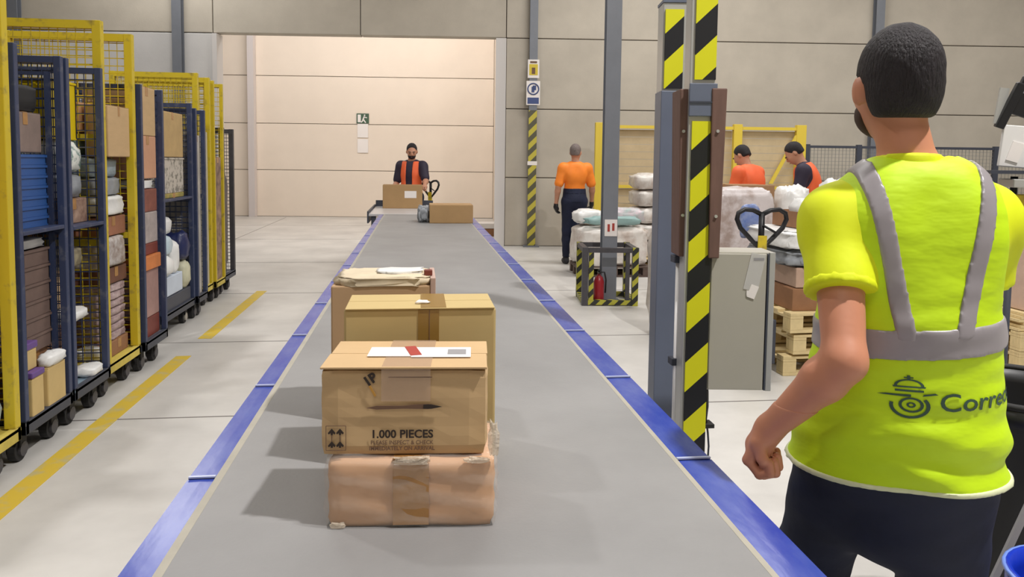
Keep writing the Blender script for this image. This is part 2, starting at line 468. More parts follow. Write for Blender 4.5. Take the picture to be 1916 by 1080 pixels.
# exit sign on the recess wall
u = wall_u(679, P1, py=226); p = P1 + Wdir * u - Wn * 0.01; zz = W(679, 223, (P1 - CAM).dot(_f)).z
s = thing('exit_sign', 'small dark green running-man exit sign on the cream wall', 'sign', (p.x, p.y, zz), WANG)
MB().b2(-0.16, 0.16, -0.02, 0, -0.13, 0.13).build('plate', m_greens, s)
MB().b2(-0.13, -0.05, -0.024, -0.02, -0.1, 0.1).box((0.02, -0.022, 0.0), (0.035, 0.004, 0.12), R=Matrix.Rotation(0.4, 3, 'Y')) \
    .box((0.05, -0.022, -0.07), (0.03, 0.004, 0.1), R=Matrix.Rotation(-0.6, 3, 'Y')).box((-0.01, -0.022, -0.07), (0.03, 0.004, 0.1), R=Matrix.Rotation(0.8, 3, 'Y')) \
    .box((0.07, -0.022, 0.03), (0.09, 0.004, 0.025), R=Matrix.Rotation(0.3, 3, 'Y')).box((0.05, -0.022, 0.085), (0.035, 0.004, 0.035)).build('pictogram', m_paper, s)
for k, (dz, lb) in enumerate(((-0.32, 'white notice sheet directly below the exit sign'), (-0.72, 'lower white notice sheet on the cream wall'))):
    o = MB().b2(-0.14, 0.14, -0.01, 0, -0.18, 0.18).build('notice_sheet', m_paper)
    o.location = (p.x, p.y, zz + dz); o.rotation_euler = (0, 0, WANG); tag(o, lb, 'notice')

# ------------------------------------------------------------------ conveyor
HB = 0.825
def bx(px, py=1080):
    return Wz(px, py, HB).x
BL, BR = -0.418, 0.582
_q = [Wz(302, 1080, HB), Wz(667, 484, HB), Wz(1450, 1080, HB), Wz(943, 490, HB), Wz(215, 1080, HB), Wz(1569, 1080, HB), Wz(963, 490, HB), Wz(655, 485, HB)]
# print('belt pts', [tuple(round(v, 3) for v in q) for q in _q])
BL = (_q[0].x * 2 + _q[1].x) / 3; BR = (_q[2].x * 2 + _q[3].x) / 3
OL = _q[4].x; OR = _q[5].x * .6 + _q[6].x * .4
YE = 9.6
conv = thing('belt_conveyor', 'long grey belt conveyor with blue side guards running down the hall', 'conveyor', (0, 0, 0))
MB().b2(BL, BR, -0.8, YE, HB - 0.012, HB).build('belt', m_belt, conv)
MB().b2(BL - 0.012, BL + 0.004, -0.8, YE, HB - 0.01, HB + 0.0004).build('edge_strip', m_edge, conv)
MB().b2(BR - 0.004, BR + 0.008, -0.8, YE, HB - 0.01, HB + 0.0004).build('edge_strip', m_edge, conv)
seams = [0.30, 0.97, 1.62]
while seams[-1] < YE - 0.3: seams.append(seams[-1] + 0.66)
seams = [-0.8, -0.36] + seams[0:]
seams[-1] = YE
plate_cache = {}
for side, (x0, x1) in enumerate(((OL, BL - 0.012), (BR + 0.008, OR))):
    for i in range(len(seams) - 1):
        y0, y1 = seams[i] + 0.003, seams[i + 1] - 0.003
        key = (side, round(y1 - y0, 3))
        if key not in plate_cache:
            L = y1 - y0
            mb = MB()
            outer, inner = (x0, x1) if side == 0 else (x1, x0)
            # folded sheet: slightly crowned top and a lip down the outside
            mid = (outer + inner) / 2
            prof = [(inner, -0.012), (inner, 0.004), (mid, 0.0044), (outer, 0.004), (outer, -0.13), (outer + (0.004 if side == 0 else -0.004), -0.13), (outer + (0.004 if side == 0 else -0.004), -0.004)]
            vs = [(x, 0, z) for x, z in prof] + [(x, L, z) for x, z in prof]; n = len(prof)
            fs = [tuple(range(n)), tuple(range(n, 2 * n))[::-1]] + [(k, (k + 1) % n, n + (k + 1) % n, n + k) for k in range(n)]
            mb.add(vs, fs)
            plate_cache[key] = mb.build('guard_plate', m_rail, conv, 0.0)
            o = plate_cache[key]
        else:
            o = plate_cache[key].copy(); COL.objects.link(o); o.parent = conv
        o.location = (0, y0, HB - 0.0095)
    # bright joint covers (bare folded edges)
    for i in range(2, len(seams) - 1):
        MB().b2(x0 + 0.002, x1 - 0.002, seams[i] - 0.004, seams[i] + 0.004, HB - 0.003, HB + 0.0005).build('joint_strip', mat('joint_bare_metal', (176, 184, 214), 0.3), conv)
for (x0, x1) in ((OL + 0.008, BL), (BR, OR - 0.008)):
    MB().b2(x0, x1, -0.8, YE, HB - 0.22, HB - 0.02).build('side_frame', m_steel, conv)
MB().b2(BL, BR, -0.8, YE, HB - 0.2, HB - 0.19).build('pan', m_steel, conv)
for y in (-0.4, 1.4, 3.2, 5.0, 6.8, 8.6, 9.5):
    for x in (OL + 0.05, OR - 0.05):
        l = MB().b2(x - 0.03, x + 0.03, y - 0.03, y + 0.03, 0, HB - 0.2).b2(x - 0.06, x + 0.06, y - 0.06, y + 0.06, 0, 0.012).build('leg', m_steel, conv)
    MB().b2(OL + 0.05, OR - 0.05, y - 0.015, y + 0.015, 0.25, 0.29).build('cross_brace', m_steel, conv)

# end table beyond the belt
tz = HB
q0 = Wz(692, 417, tz); q1 = Wz(800, 417, tz)
et = thing('steel_end_table', 'pale steel receiving table at the left of the belt end', 'table', (0, 0, 0))
TX0, TX1 = q0.x, BL - 0.02 + 0.02
TY0, TY1 = YE + 0.05, YE + 1.7
ex0 = Wz(690, 400, tz).x
MB().b2(ex0, OR - 0.45, TY0, TY1, tz - 0.03, tz).build('table_top', mat('pale_steel', (206, 204, 206), 0.3, metal=0.2), et, 0.004)
MB().b2(ex0, OR - 0.45, TY1 - 0.02, TY1, tz, tz + 0.09).build('rear_rail', m_dsteel, et)
MB().b2(ex0 - 0.02, ex0, TY0, TY1, tz - 0.12, tz + 0.03).build('side_rail', m_dsteel, et)
for x in (ex0 + 0.06, OR - 0.52):
    for y in (TY0 + 0.06, TY1 - 0.06):
        MB().b2(x - 0.03, x + 0.03, y - 0.03, y + 0.03, 0, tz - 0.03).build('leg', m_dsteel, et)

# ------------------------------------------------------------------ cartons on the belt
def belt_pt(px, py): return Wz(px, py, HB)
# bottom shrink-wrapped box
bA = belt_pt(612, 988); bB = belt_pt(924, 984)
wA = (bB - bA).length; rzA = math.atan2(bB.y - bA.y, bB.x - bA.x)
sc = 1.0
HBX = 0.128
t = thing('wrapped_carton', 'film-wrapped pinkish cardboard box under the printed box on the belt', 'box', ((bA.x + bB.x) / 2, (bA.y + bB.y) / 2, HB), rzA)
DA = 0.215
def soft_box(x, y, z, seed, amp=0.003, n=10):
    me = bpy.data.meshes.new('soft'); bm = bmesh.new(); bmesh.ops.create_cube(bm, size=1.0)
    bmesh.ops.subdivide_edges(bm, edges=bm.edges[:], cuts=n, use_grid_fill=True)
    for v in bm.verts:
        c = v.co.copy(); e = 0.0
        k = np.array([c.x * 7, c.y * 7, c.z * 7]); d = float(noise3(k, seed)) * amp
        near = sum(1 for q in (c.x, c.y, c.z) if abs(q) > 0.49)
        v.co = Vector((c.x * x, c.y * y + y / 2, (c.z + 0.5) * z))
        nrm = Vector((c.x if abs(c.x) > 0.49 else 0, c.y if abs(c.y) > 0.49 else 0, c.z if c.z > 0.49 else 0))
        if nrm.length > 0: v.co += nrm.normalized() * (d - (0.006 if near >= 2 else 0) - (0.004 if near >= 3 else 0))
        if v.co.z < 0: v.co.z = 0
    bm.to_mesh(me); bm.free(); return me
link('body', soft_box(wA, DA, HBX - 0.002, 1.0), m_card2, t, 0, True)
mw = MB().box((0, -0.0035, HBX / 2), (0.066, 0.002, HBX - 0.012)).box((0, DA / 2, HBX + 0.0005), (0.066, DA, 0.001)).build('tape', m_tape, t)
fm = soft_box(wA + 0.012, DA + 0.012, HBX + 0.002, 3.0, 0.006, 14); o = link('stretch_film', fm, m_film, t, 0, True); o.location = (0, -0.006, 0)
# crumpled film tails at the corners
crm = mat('crumpled_film', (240, 226, 206), 0.15, alpha=0.5, bump=1.0, bscale=60)
for (x, z, sz, sd) in ((wA / 2 - 0.002, HBX + 0.008, (0.022, 0.02, 0.07), 2), (-wA / 2 + 0.02, 0.001, (0.03, 0.008, 0.012), 5), (0.0, HBX - 0.008, (0.07, 0.014, 0.016), 8), (0.12, HBX - 0.006, (0.05, 0.012, 0.012), 11)):
    me = blob_mesh(sz, sd, n=14, amp=0.3); o = link('film_tail', me, crm, t, 0, False); o.location = (x, -0.004, z)
# printed box on top
zt = HB + HBX + 0.003
hP = 0.166
cA = W(597, 855, bA.dot(_f) if False else (bA - CAM).dot(_f)); cB = W(912, 852, (bB - CAM).dot(_f))
wP = (cB - cA).length
tp = thing('pen_carton', 'kraft cardboard box printed 1,000 PIECES, foremost on the belt, on the film-wrapped box', 'box', ((cA.x + cB.x) / 2, (cA.y + cB.y) / 2 + 0.004, zt), rzA)
DP = 0.205
link('body', soft_box(wP, DP, hP - 0.004, 5.0, 0.0015, 8), m_card, tp, 0, False)
MB().box((0, DP * 0.25, hP - 0.003), (wP * 0.99, DP * 0.485, 0.004)).build('flap', m_card, tp, 0.001)
MB().box((0.002, DP * 0.75, hP - 0.003), (wP * 0.99, DP * 0.485, 0.004)).build('flap', m_card, tp, 0.001)
MB().box((0.008, -0.002, hP - 0.001), (wP * 0.98 - 0.02, 0.006, 0.003)).build('flap_lip', m_card, tp)
mt_ = MB().box((0.004, DP / 2, hP), (0.09, DP, 0.001)).box((0.004, -0.0035, hP - 0.032), (0.09, 0.0012, 0.062)).build('tape', m_ctape, tp)
MB().box((-0.035, DP * 0.52, hP + 0.0012), (0.085, 0.07, 0.001)).box((0.065, DP * 0.5, hP + 0.0014), (0.115, 0.075, 0.001)).build('shipping_label', m_paper, tp)
MB().box((0.095, DP * 0.5, hP + 0.0024), (0.036, 0.036, 0.0008)).build('label_print', m_grey, tp)
MB().box((0.008, DP * 0.54, hP + 0.0024), (0.022, 0.07, 0.001), rz=0.25).build('red_sticker', m_red, tp)
FT = lambda x, z, y=-0.0035: Matrix.Translation((x, y, z)) @ Matrix.Rotation(math.radians(90), 4, 'X')
text_obj('print_text', '1.000 PIECES', 0.0212, FT(-0.003, 0.034), m_ink, tp, 0.0006, 1.0)
text_obj('print_text', 'PLEASE INSPECT & CHECK', 0.0106, FT(-0.003, 0.0215), m_ink2, tp, 0.0002, 0.93)
text_obj('print_text', 'IMMEDIATELY ON ARRIVAL', 0.0106, FT(-0.003, 0.0105), m_ink2, tp, 0.0003, 0.93)
text_obj('print_text', '1P', 0.024, FT(-0.057, 0.137) @ Matrix.Rotation(0.6, 4, 'Z'), m_ink, tp, 0.0012, 1.0)
MB().box((-0.057, -0.0035, 0.122), (0.004, 0.001, 0.022), R=Matrix.Rotation(-0.5, 3, 'Y')).build('print_mark', mat('yellow_ink', (190, 140, 60), 0.6), tp)
# drawing of a pen
pen = [(-0.068, 0.0905), (-0.05, 0.0945), (0.0, 0.0945), (0.02, 0.0965), (0.045, 0.0975), (0.068, 0.0925), (0.045, 0.088), (0.0, 0.089), (-0.05, 0.0875)]
MB().prism(pen, 0.0034, 0.0042, Matrix(((1, 0, 0, 0), (0, 0, -1, 0), (0, 1, 0, 0), (0, 0, 0, 1)))).build('pen_drawing', m_ink2, tp)
tip = [(0.036, 0.0965), (0.05, 0.0972), (0.071, 0.0925), (0.05, 0.0885), (0.036, 0.0892)]
MB().prism(tip, 0.0042, 0.0048, Matrix(((1, 0, 0, 0), (0, 0, -1, 0), (0, 1, 0, 0), (0, 0, 0, 1)))).build('pen_drawing_tip', m_ink, tp)
MB().box((0.012, -0.0036, 0.148), (0.08, 0.001, 0.0018)).build('print_line', m_ink2, tp)
# this-way-up mark: frame with four arrows
ux, uz = -wP / 2 + 0.031, 0.034
fr_ = MB()
for (x, z, a_, b_) in ((ux, uz + 0.023, 0.036, 0.001), (ux, uz - 0.023, 0.036, 0.001), (ux - 0.018, uz, 0.001, 0.046), (ux + 0.018, uz, 0.001, 0.046)):
    fr_.box((x, -0.0036, z), (a_, 0.001, b_))
fr_.build('arrow_frame', m_ink2, tp)
ar = MB()
for dx in (-0.0075, 0.0075):
    for z0 in (uz + 0.018, uz - 0.006):
        x0 = ux + dx
        T_ = Matrix(((1, 0, 0, x0), (0, 0, -1, 0), (0, 1, 0, z0), (0, 0, 0, 1)))
        ar.prism([(-0.007, -0.008), (0, 0.0), (0.007, -0.008), (0.0055, -0.011), (0.002, -0.0085), (0.002, -0.012), (-0.002, -0.012), (-0.002, -0.0085), (-0.0055, -0.011)], 0.0034, 0.0042, T_)
ar.build('up_arrows', m_ink, tp)
for dx in (-0.0075, 0.0075):
    MB().box((ux + dx, -0.0037, uz), (0.0016, 0.0008, 0.012)).build('arrow_stem', m_ink2, tp)
# print('printed box', wP, wA, tp.location)

# tall olive box behind
d2 = (tp.location - CAM).dot(_f) + 0.26
zA = W(646, 575, d2); zB = W(929, 577, d2)
w2 = (zB - zA).length; h2 = (zA.z + zB.z) / 2 - HB
t2 = thing('tall_carton', 'tall plain olive-tan cardboard box taped down the middle, behind the printed box', 'box', ((zA.x + zB.x) / 2, (zA.y + zB.y) / 2, HB), 0.0)
D2 = 0.17
MB().b2(-w2 / 2, w2 / 2, 0, D2, 0, h2 - 0.003).build('body', m_card3, t2, 0.005)
MB().b2(-w2 / 2 + 0.003, w2 / 2 - 0.003, -0.004, D2 / 2 - 0.002, h2 - 0.003, h2).build('flap', m_card3, t2, 0.001)
MB().b2(-w2 / 2 + 0.003, w2 / 2 - 0.003, D2 / 2 + 0.002, D2, h2 - 0.003, h2).build('flap', m_card3, t2, 0.001)
MB().b2(-0.006, 0.04, -0.0015, 0.0, 0.004, h2 - 0.004).b2(0.0, 0.056, 0, D2, h2, h2 + 0.001).build('tape', mat('dark_tape', (164, 128, 62), 0.3, alpha=0.75), t2)
MB().b2(0.018, 0.0195, -0.0022, -0.0015, 0.004, h2 - 0.004).build('seam', m_ink2, t2)
me = blob_mesh((0.035, 0.02, 0.008), 4, n=12, amp=0.3); o = link('torn_tape_end', me, m_paper, t2, 0, True); o.location = (0.004, 0.05, h2)
# third box with torn top
d3 = d2 + 0.28
zA = W(621, 534, d3); zB = W(806, 536, d3)
w3 = (zB - zA).length; h3 = (zA.z + zB.z) / 2 - HB
t3 = thing('open_carton', 'cardboard box with crumpled pale paper top, rearmost of the near boxes', 'box', ((zA.x + zB.x) / 2, (zA.y + zB.y) / 2, HB), 0.0)
D3 = 0.19
MB().b2(-w3 / 2, w3 / 2, 0, D3, 0, h3).build('body', mat('dull_cardboard', (184, 152, 116), 0.8, var=0.06), t3, 0.004)
me = blob_mesh((w3 + 0.01, D3 + 0.01, 0.028), 7, n=36, amp=0.10, power=0.35, freq=16); o = link('crumpled_paper', me, m_cream, t3, 0, True); o.location = (0.004, D3 / 2, h3 - 0.004)
me = blob_mesh((0.13, 0.09, 0.014), 9, n=20, amp=0.2, power=0.5, freq=9); o = link('film_sheet', me, m_bagw, t3, 0, True); o.location = (w3 / 2 - 0.08, D3 / 2, h3 + 0.018)
MB().b2(w3 / 2 - 0.002, w3 / 2 + 0.012, -0.002, D3, h3 - 0.1, h3 + 0.02).build('side_flap', mat('pinkish_flap', (188, 160, 148), 0.6), t3, 0.002)
MB().b2(w3 / 2 - 0.018, w3 / 2 + 0.004, 0.03, 0.05, h3 + 0.02, h3 + 0.036).build('red_string', m_maroon, t3, 0.003)

# far boxes
p = belt_pt(806, 418); p2 = belt_pt(881, 416)
wf = (p2 - p).length; dF = ((p - CAM).dot(_f)); hf = 34 * dF / FPX
carton('far_carton', 'low brown cardboard box near the far end of the belt, right of the larger box', 'box', ((p.x + p2.x) / 2, p.y + 0.2, HB), (wf, 0.4, hf), m_card4, tape=True, cy=False)
bag('wrapped_bundle', 'crumpled grey film bundle leaning on the left end of the far low box', 'bag', (p.x - 0.08, p.y + 0.28, HB), (0.14, 0.42, 0.19), m_baggr, 3, n=30, amp=0.25, power=0.5, freq=11)
p = Wz(716, 386, HB); dG = 10.6
g0 = W(716, 386, dG); g1 = W(790, 386, dG)
carton('far_tall_carton', 'large cardboard box on the steel end table in front of the man with a beard', 'box', ((g0.x + g1.x) / 2, g0.y + 0.2, tz), ((g1 - g0).length, 0.30, 44 * dG / FPX), m_card4, lab=True)
g0 = belt_pt(817, 398)
carton('dark_open_carton', 'small dark brown box behind the far low box on the belt end', 'box', (g0.x + 0.12, g0.y - 0.2, tz), (0.26, 0.25, 0.07), m_card5, tape=False)
ORDN = ['lowest', 'second', 'third', 'fourth', 'fifth', 'sixth', 'seventh']

# ------------------------------------------------------------------ pillar gate and control cabinet
def vert_x(px, d, z):
    """world point at forward distance d and height z under picture column px (solved on the upright)"""
    p = W(px, 500, d); 
    for _ in range(3):
        q = p.copy(); q.z = z
        v = q - CAM; fx = v.dot(_f); cx = 958 + FPX * v.dot(_r) / fx
        p = q + _r0 * ((px - cx) * fx / FPX)
        p.z = z
    return p
def z_at(py, d, px=958):
    return W(px, py, d).z

# rear blue-grey post with a taped upper part
dB = 3.25
pb = vert_x(1250, dB, 1.2)
tb = thing('blue_grey_post', 'wide blue-grey steel post with taped narrow top, left of the striped post', 'post', (pb.x, pb.y, 0), -YAW)
zb1 = z_at(172, dB, 1260)
zb2 = z_at(10, dB, 1260)
MB().b2(-0.045, 0.078, 0, 0.14, 0, zb1).build('column', m_bgrey, tb, 0.003)
MB().b2(-0.04, 0.062, 0.02, 0.14, zb1, zb2).build('upper_column', m_lsteel, tb, 0.003)
MB().b2(-0.032, 0.047, 0.012, 0.02, zb1 + 0.01, zb2 - 0.03).build('hazard_tape', m_haz_top, tb)
MB().b2(-0.042, 0.064, 0.015, 0.145, zb2, zb2 + 0.012).build('top_cap', m_bgrey, tb)
MB().b2(-0.12, 0.13, -0.05, 0.21, 0, 0.015).build('base_plate', m_bgrey, tb)
# front striped post
dC = 2.8
pc = vert_x(1304, dC, 1.0)
tcx = thing('striped_post', 'tall grey post with yellow-black hazard stripes holding the control cabinet', 'post', (pc.x, pc.y, 0), -YAW)
MB().b2(-0.05, 0.045, 0, 0.09, 0, 2.6).build('column', m_lsteel, tcx, 0.003)
MB().b2(-0.038, 0.045, -0.007, 0, 0.2, z_at(228, dC, 1310)).build('hazard_tape', m_haz_big, tcx)
MB().b2(-0.034, 0.044, -0.007, 0, z_at(152, dC, 1310), 2.58).build('hazard_tape', m_haz_big, tcx)
zc1, zc0 = z_at(165, dC, 1310), z_at(225, dC, 1310)
MB().b2(-0.052, 0.05, -0.014, -0.001, zc0 + 0.012, zc1 + 0.012).build('bracket', m_bgrey, tcx, 0.002)
MB().b2(-0.052, 0.05, -0.018, -0.014, zc0 + 0.06, zc0 + 0.066).build('bracket_edge', m_dsteel, tcx)
MB().b2(-0.1, 0.1, -0.05, 0.14, 0, 0.015).build('base_plate', m_lsteel, tcx)
# brown boards either side
zt_, zbm = z_at(168, dC, 1310), z_at(482, dC, 1310)
def board(name, label, pxt, pxb, w_, dd):
    a_ = vert_x(pxb, dd, zbm); b_ = vert_x(pxt, dd, zt_)
    r_ = Vector((math.cos(YAW), -math.sin(YAW), 0)); f_ = Vector((math.sin(YAW), math.cos(YAW), 0))
    t_ = thing(name, label, 'board', (a_.x, a_.y, 0))
    vs = []
    for (q, z, wt) in ((a_, zbm, w_ * 0.7), (b_, zt_, w_)):
        for (sx, sy) in ((0, 0), (1, 0), (1, 1), (0, 1)):
            v = q + r_ * (sx * wt) + f_ * (sy * 0.14) - Vector((a_.x, a_.y, 0)); v.z = z; vs.append(v)
    MB().add(vs, [(0, 3, 2, 1), (4, 5, 6, 7), (0, 1, 5, 4), (1, 2, 6, 5), (2, 3, 7, 6), (3, 0, 4, 7)]).build('panel', m_brboard, t_, 0.004)
    for k in (0.25, 0.75):
        q = a_.lerp(b_, k) - Vector((a_.x, a_.y, 0))
        MB().cyl(q + r_ * (w_ * 0.4) - f_ * 0.006, q + r_ * (w_ * 0.4) + f_ * 0.002, 0.006, 10).build('screw', m_lsteel, t_)
    return t_
board('brown_board', 'brown board between the blue-grey post and the striped post', 1273, 1270, 0.032, dC + 0.02)
board('brown_board', 'brown board leaning out at the right of the striped post', 1333, 1326, 0.056, dC - 0.02)
# conduit with clamps between posts
q = vert_x(1268, dC + 0.12, 0.9)
t = thing('conduit', 'thin white conduit running down beside the striped post', 'pipe', (q.x, q.y, 0))
MB().cyl((0, 0, 0.02), (0, 0, z_at(495, dC, 1268)), 0.013, 10).build('tube', m_white, t, 0, True)
for py in (492, 695):
    z = z_at(py, dC, 1268); MB().b2(-0.026, 0.03, -0.02, 0.03, z - 0.014, z + 0.014).build('clamp', m_dsteel, t, 0.003)
# control cabinet
c0 = vert_x(1326, dC, 0.9); c1 = vert_x(1447, dC, 0.9)
cw = (c1 - c0).length; z0_, z1_ = z_at(737, dC, 1390), z_at(472, dC, 1390)
t = thing('control_cabinet', 'grey sheet-metal control cabinet hung on the striped post', 'cabinet', (c0.x, c0.y, z0_), -YAW)
H_ = z1_ - z0_
MB().b2(0.0, cw, 0.012, 0.16, 0, H_).build('body', m_cab, t, 0.004)
MB().b2(0.004, cw - 0.032, 0.0, 0.012, 0.004, H_ - 0.006).build('door', m_cab, t, 0.003)
MB().b2(cw - 0.03, cw - 0.024, -0.003, 0.012, 0.004, H_ - 0.006).build('door_edge', m_dsteel, t)
MB().b2(cw - 0.022, cw, 0.002, 0.012, 0.0, H_).build('side_rail', m_lsteel, t, 0.002)
sm = mat('clear_tape_smear', (222, 220, 216), 0.25, alpha=0.6)
MB().box((cw * 0.68, -0.0015, H_ * 0.86), (0.055, 0.002, 0.14), R=Matrix.Rotation(0.2, 3, 'Y')).build('clear_tape', sm, t)
MB().box((cw * 0.66, -0.0025, H_ * 0.72), (0.03, 0.002, 0.05), R=Matrix.Rotation(0.35, 3, 'Y')).box((cw * 0.60, -0.0028, H_ * 0.71), (0.018, 0.002, 0.02)).build('torn_label', m_paper, t)
MB().b2(cw * 0.66, cw * 0.82, -0.003, 0, H_ - 0.03, H_ - 0.02).build('tape_end', m_grey, t)
MB().b2(-0.014, 0.0, 0.03, 0.1, H_ * 0.8, H_ * 0.86).b2(-0.014, 0.0, 0.03, 0.1, H_ * 0.1, H_ * 0.16).build('mounting_bracket', m_lsteel, t)
# cables
t = thing('cable_bundle', 'black cables hanging from the cabinet behind the striped post', 'cable', (c0.x, c0.y, 0))
for k, (dx, sw) in enumerate(((0.0, 0.02), (0.012, 0.01), (0.026, -0.01))):
    pts = [(dx + 0.004 * k + sw * math.sin(i * 0.9), 0.05 + 0.01 * k, z0_ + 0.03 - i * (z0_ + 0.01) / 12) for i in range(13)]
    MB().tube(pts, 0.009 if k < 2 else 0.004, 8).build('cable', m_black if k < 2 else m_dsteel, t, 0, True)
MB().b2(-0.02, 0.05, 0.035, 0.09, z0_ - 0.16, z0_ - 0.145).build('cable_tie', m_rub, t)

# ------------------------------------------------------------------ free-standing column with guard and extinguisher
gp = Wz(1145, 572, 0)
gd = (gp - CAM).dot(_f)
cx_, cy_ = gp.x, gp.y + 0.27
t = thing('hall_column', 'tall grey steel column rising inside the striped guard frame', 'column', (cx_ + 0.02, cy_, 0), -0.1)
MB().b2(-0.08, 0.08, -0.085, -0.075, 0, 7.15).build('flange', m_steel, t)
MB().b2(-0.08, 0.08, 0.075, 0.085, 0, 7.15).build('flange', m_steel, t)
MB().b2(-0.005, 0.005, -0.075, 0.075, 0, 7.15).build('web', m_steel, t)
MB().b2(-0.06, 0.075, -0.092, -0.086, 0.72, 0.9).build('notice_plate', m_paper, t)
MB().b2(-0.03, -0.005, -0.095, -0.092, 0.77, 0.85).build('red_pictogram', m_red, t)
MB().b2(0.02, 0.045, -0.095, -0.092, 0.78, 0.86).build('red_pictogram', m_red, t)
MB().b2(-0.13, 0.13, -0.13, 0.13, 0, 0.012).build('base_plate', m_steel, t)
t = thing('column_guard', 'low square guard frame with yellow-black tape around the hall column', 'guard', (cx_, cy_, 0), -0.1)
G = 0.265; GH = 0.62
for (x, y) in ((-G, -G), (G, -G), (-G, G), (G, G)):
    MB().b2(x - 0.032, x + 0.032, y - 0.032, y + 0.032, 0.0, GH).build('post', m_haz_grd if x * y < 0 or y > 0 else m_dark, t, 0.003)
MB().b2(-G + .04, -G + 0.09, -G - 0.02, -G + .02, 0.05, GH - .04).build('inner_post', m_haz_grd, t)
MB().b2(G - .1, G - 0.06, -G - 0.02, -G + .02, 0.05, GH - .04).build('inner_post', m_dark, t)
for z in (0.035, GH - 0.03):
    for (x0, x1, y0, y1) in ((-G + .033, G - .033, -G - 0.028, -G + 0.028), (-G + .033, G - .033, G - 0.028, G + 0.028), (-G - 0.028, -G + 0.028, -G + .033, G - .033), (G - 0.028, G + 0.028, -G + .033, G - .033)):
        MB().b2(x0, x1, y0, y1, z - 0.025, z + 0.025).build('rail', m_haz_grd if z < 0.3 else m_dark, t)
t = thing('fire_extinguisher', 'dark red fire extinguisher standing inside the striped guard frame', 'extinguisher', (cx_ - 0.12, cy_ - 0.16, 0))
MB().lathe([(0, 0), (0.052, 0), (0.056, 0.02), (0.056, 0.24), (0.04, 0.29), (0.016, 0.31), (0.016, 0.33), (0, 0.33)], n=20).build('cylinder', mat('extinguisher_red', (150, 30, 40), 0.35), t, 0, True)
MB().b2(-0.012, 0.012, -0.05, 0.03, 0.33, 0.35).b2(-0.01, 0.01, -0.06, 0.02, 0.365, 0.375).b2(-.01, .01, 0, .02, .35, .37).build('valve', m_black, t)
MB().tube([(0.01, 0, 0.34), (0.06, 0, 0.34), (0.075, -0.01, 0.26), (0.07, -0.01, 0.12)], 0.009, 8).build('hose', m_black, t, 0, True)

# ------------------------------------------------------------------ goods on the right
def pallet(name, label, base, rz=0.0, size=(1.2, 0.8), group=None, m=None):
    m = m or m_wood
    t = thing(name, label, 'pallet', base, rz, group); X, Y = size
    for k in range(5): MB().box((0, -Y / 2 + 0.05 + k * (Y - 0.1) / 4, 0.133), (X, 0.1, 0.02)).build('deck_board', m, t, 0.002)
    for sx in (-1, 0, 1):
        MB().box((sx * (X / 2 - 0.05), 0, 0.112), (0.1, Y, 0.02)).build('stringer_board', m, t, 0.002)
        for sy in (-1, 0, 1): MB().box((sx * (X / 2 - 0.05), sy * (Y / 2 - 0.05), 0.062), (0.1, 0.1, 0.078)).build('block', m, t, 0.002)
    for sy in (-1, 0, 1): MB().box((0, sy * (Y / 2 - 0.05), 0.0115), (X, 0.1, 0.022)).build('bottom_board', m, t, 0.002)
    return t
# stack of pallets behind the man's arm
pp = Wz(1452, 706, 0)
PX, PY = pp.x + 0.66, pp.y + 0.42
for k, (lb) in enumerate(('lowest wooden pallet under the wrapped goods behind the arm of the man in lime', 'second wooden pallet from the floor behind the arm of the man in lime', 'topmost wooden pallet directly below the wrapped goods')):
    pallet('wooden_pallet', lb, (PX + (0.05 if k == 1 else 0), PY, k * 0.158 + (0.0 if k else 0)), 0.03 * k)
    if k: pass
zp = 2 * 0.158 + 0.145
layers = [('low brown carton layer on the pallets behind the man in lime', m_card5, 0.16, 'box'),
          ('pale carton wrapped in film, second layer above the pallets', mat('pinkish_wrapped', (190, 160, 140), 0.4, var=0.15, scale=6), 0.14, 'box'),
          ('grey film-wrapped flat pack above the pale cartons', m_baggr, 0.12, 'bag'),
          ('white film-wrapped flat pack near the top of the goods stack', m_bagw, 0.14, 'bag')]
z = zp
for k, (lb, m, h, kd) in enumerate(layers):
    if kd == 'box':
        carton('wrapped_carton', lb, 'box', (PX + 0.02 * k, PY, z), (1.05, 0.72, h), m, tape=True)
        z += h + 0.008
    else:
        bag('wrapped_pack', lb, 'package', (PX - 0.03, PY, z), (1.16, 0.8, h), m, 20 + k, n=48, amp=0.06, power=0.3, freq=14); z += h * 1.0
t = thing('open_carton', 'shallow brown open box of white bags on top of the goods stack', 'box', (PX - 0.02, PY, z), 0.06)
MB().box((0, 0, 0.01), (0.74, 0.5, 0.02)).box((0, -0.25, 0.06), (0.74, 0.008, 0.12)).box((0, 0.25, 0.06), (0.74, 0.008, 0.12)).box((-0.37, 0, 0.06), (0.008, 0.5, 0.12)).box((0.37, 0, 0.06), (0.008, 0.5, 0.12)).build('body', m_card5, t)
MB().box((0, -0.3, 0.1), (0.74, 0.1, 0.005), R=Matrix.Rotation(0.6, 3, 'X')).build('flap', m_card5, t)
for k, (dx, dy, dz, sz, lb) in enumerate(((-0.23, 0, 0.02, (0.22, 0.3, 0.2), 'lumpy white bag at the left in the shallow brown box'), (0.01, 0.03, 0.02, (0.24, 0.3, 0.36), 'tallest white bag standing in the shallow brown box'), (0.245, -0.02, 0.02, (0.22, 0.3, 0.25), 'white bag at the right in the shallow brown box'))):
    bag('white_bag', lb, 'bag', (PX - 0.02 + dx, PY + dy, z + dz), sz, m_bagw, 31 + k, n=28, amp=0.14, power=0.8)
ZTOP = z
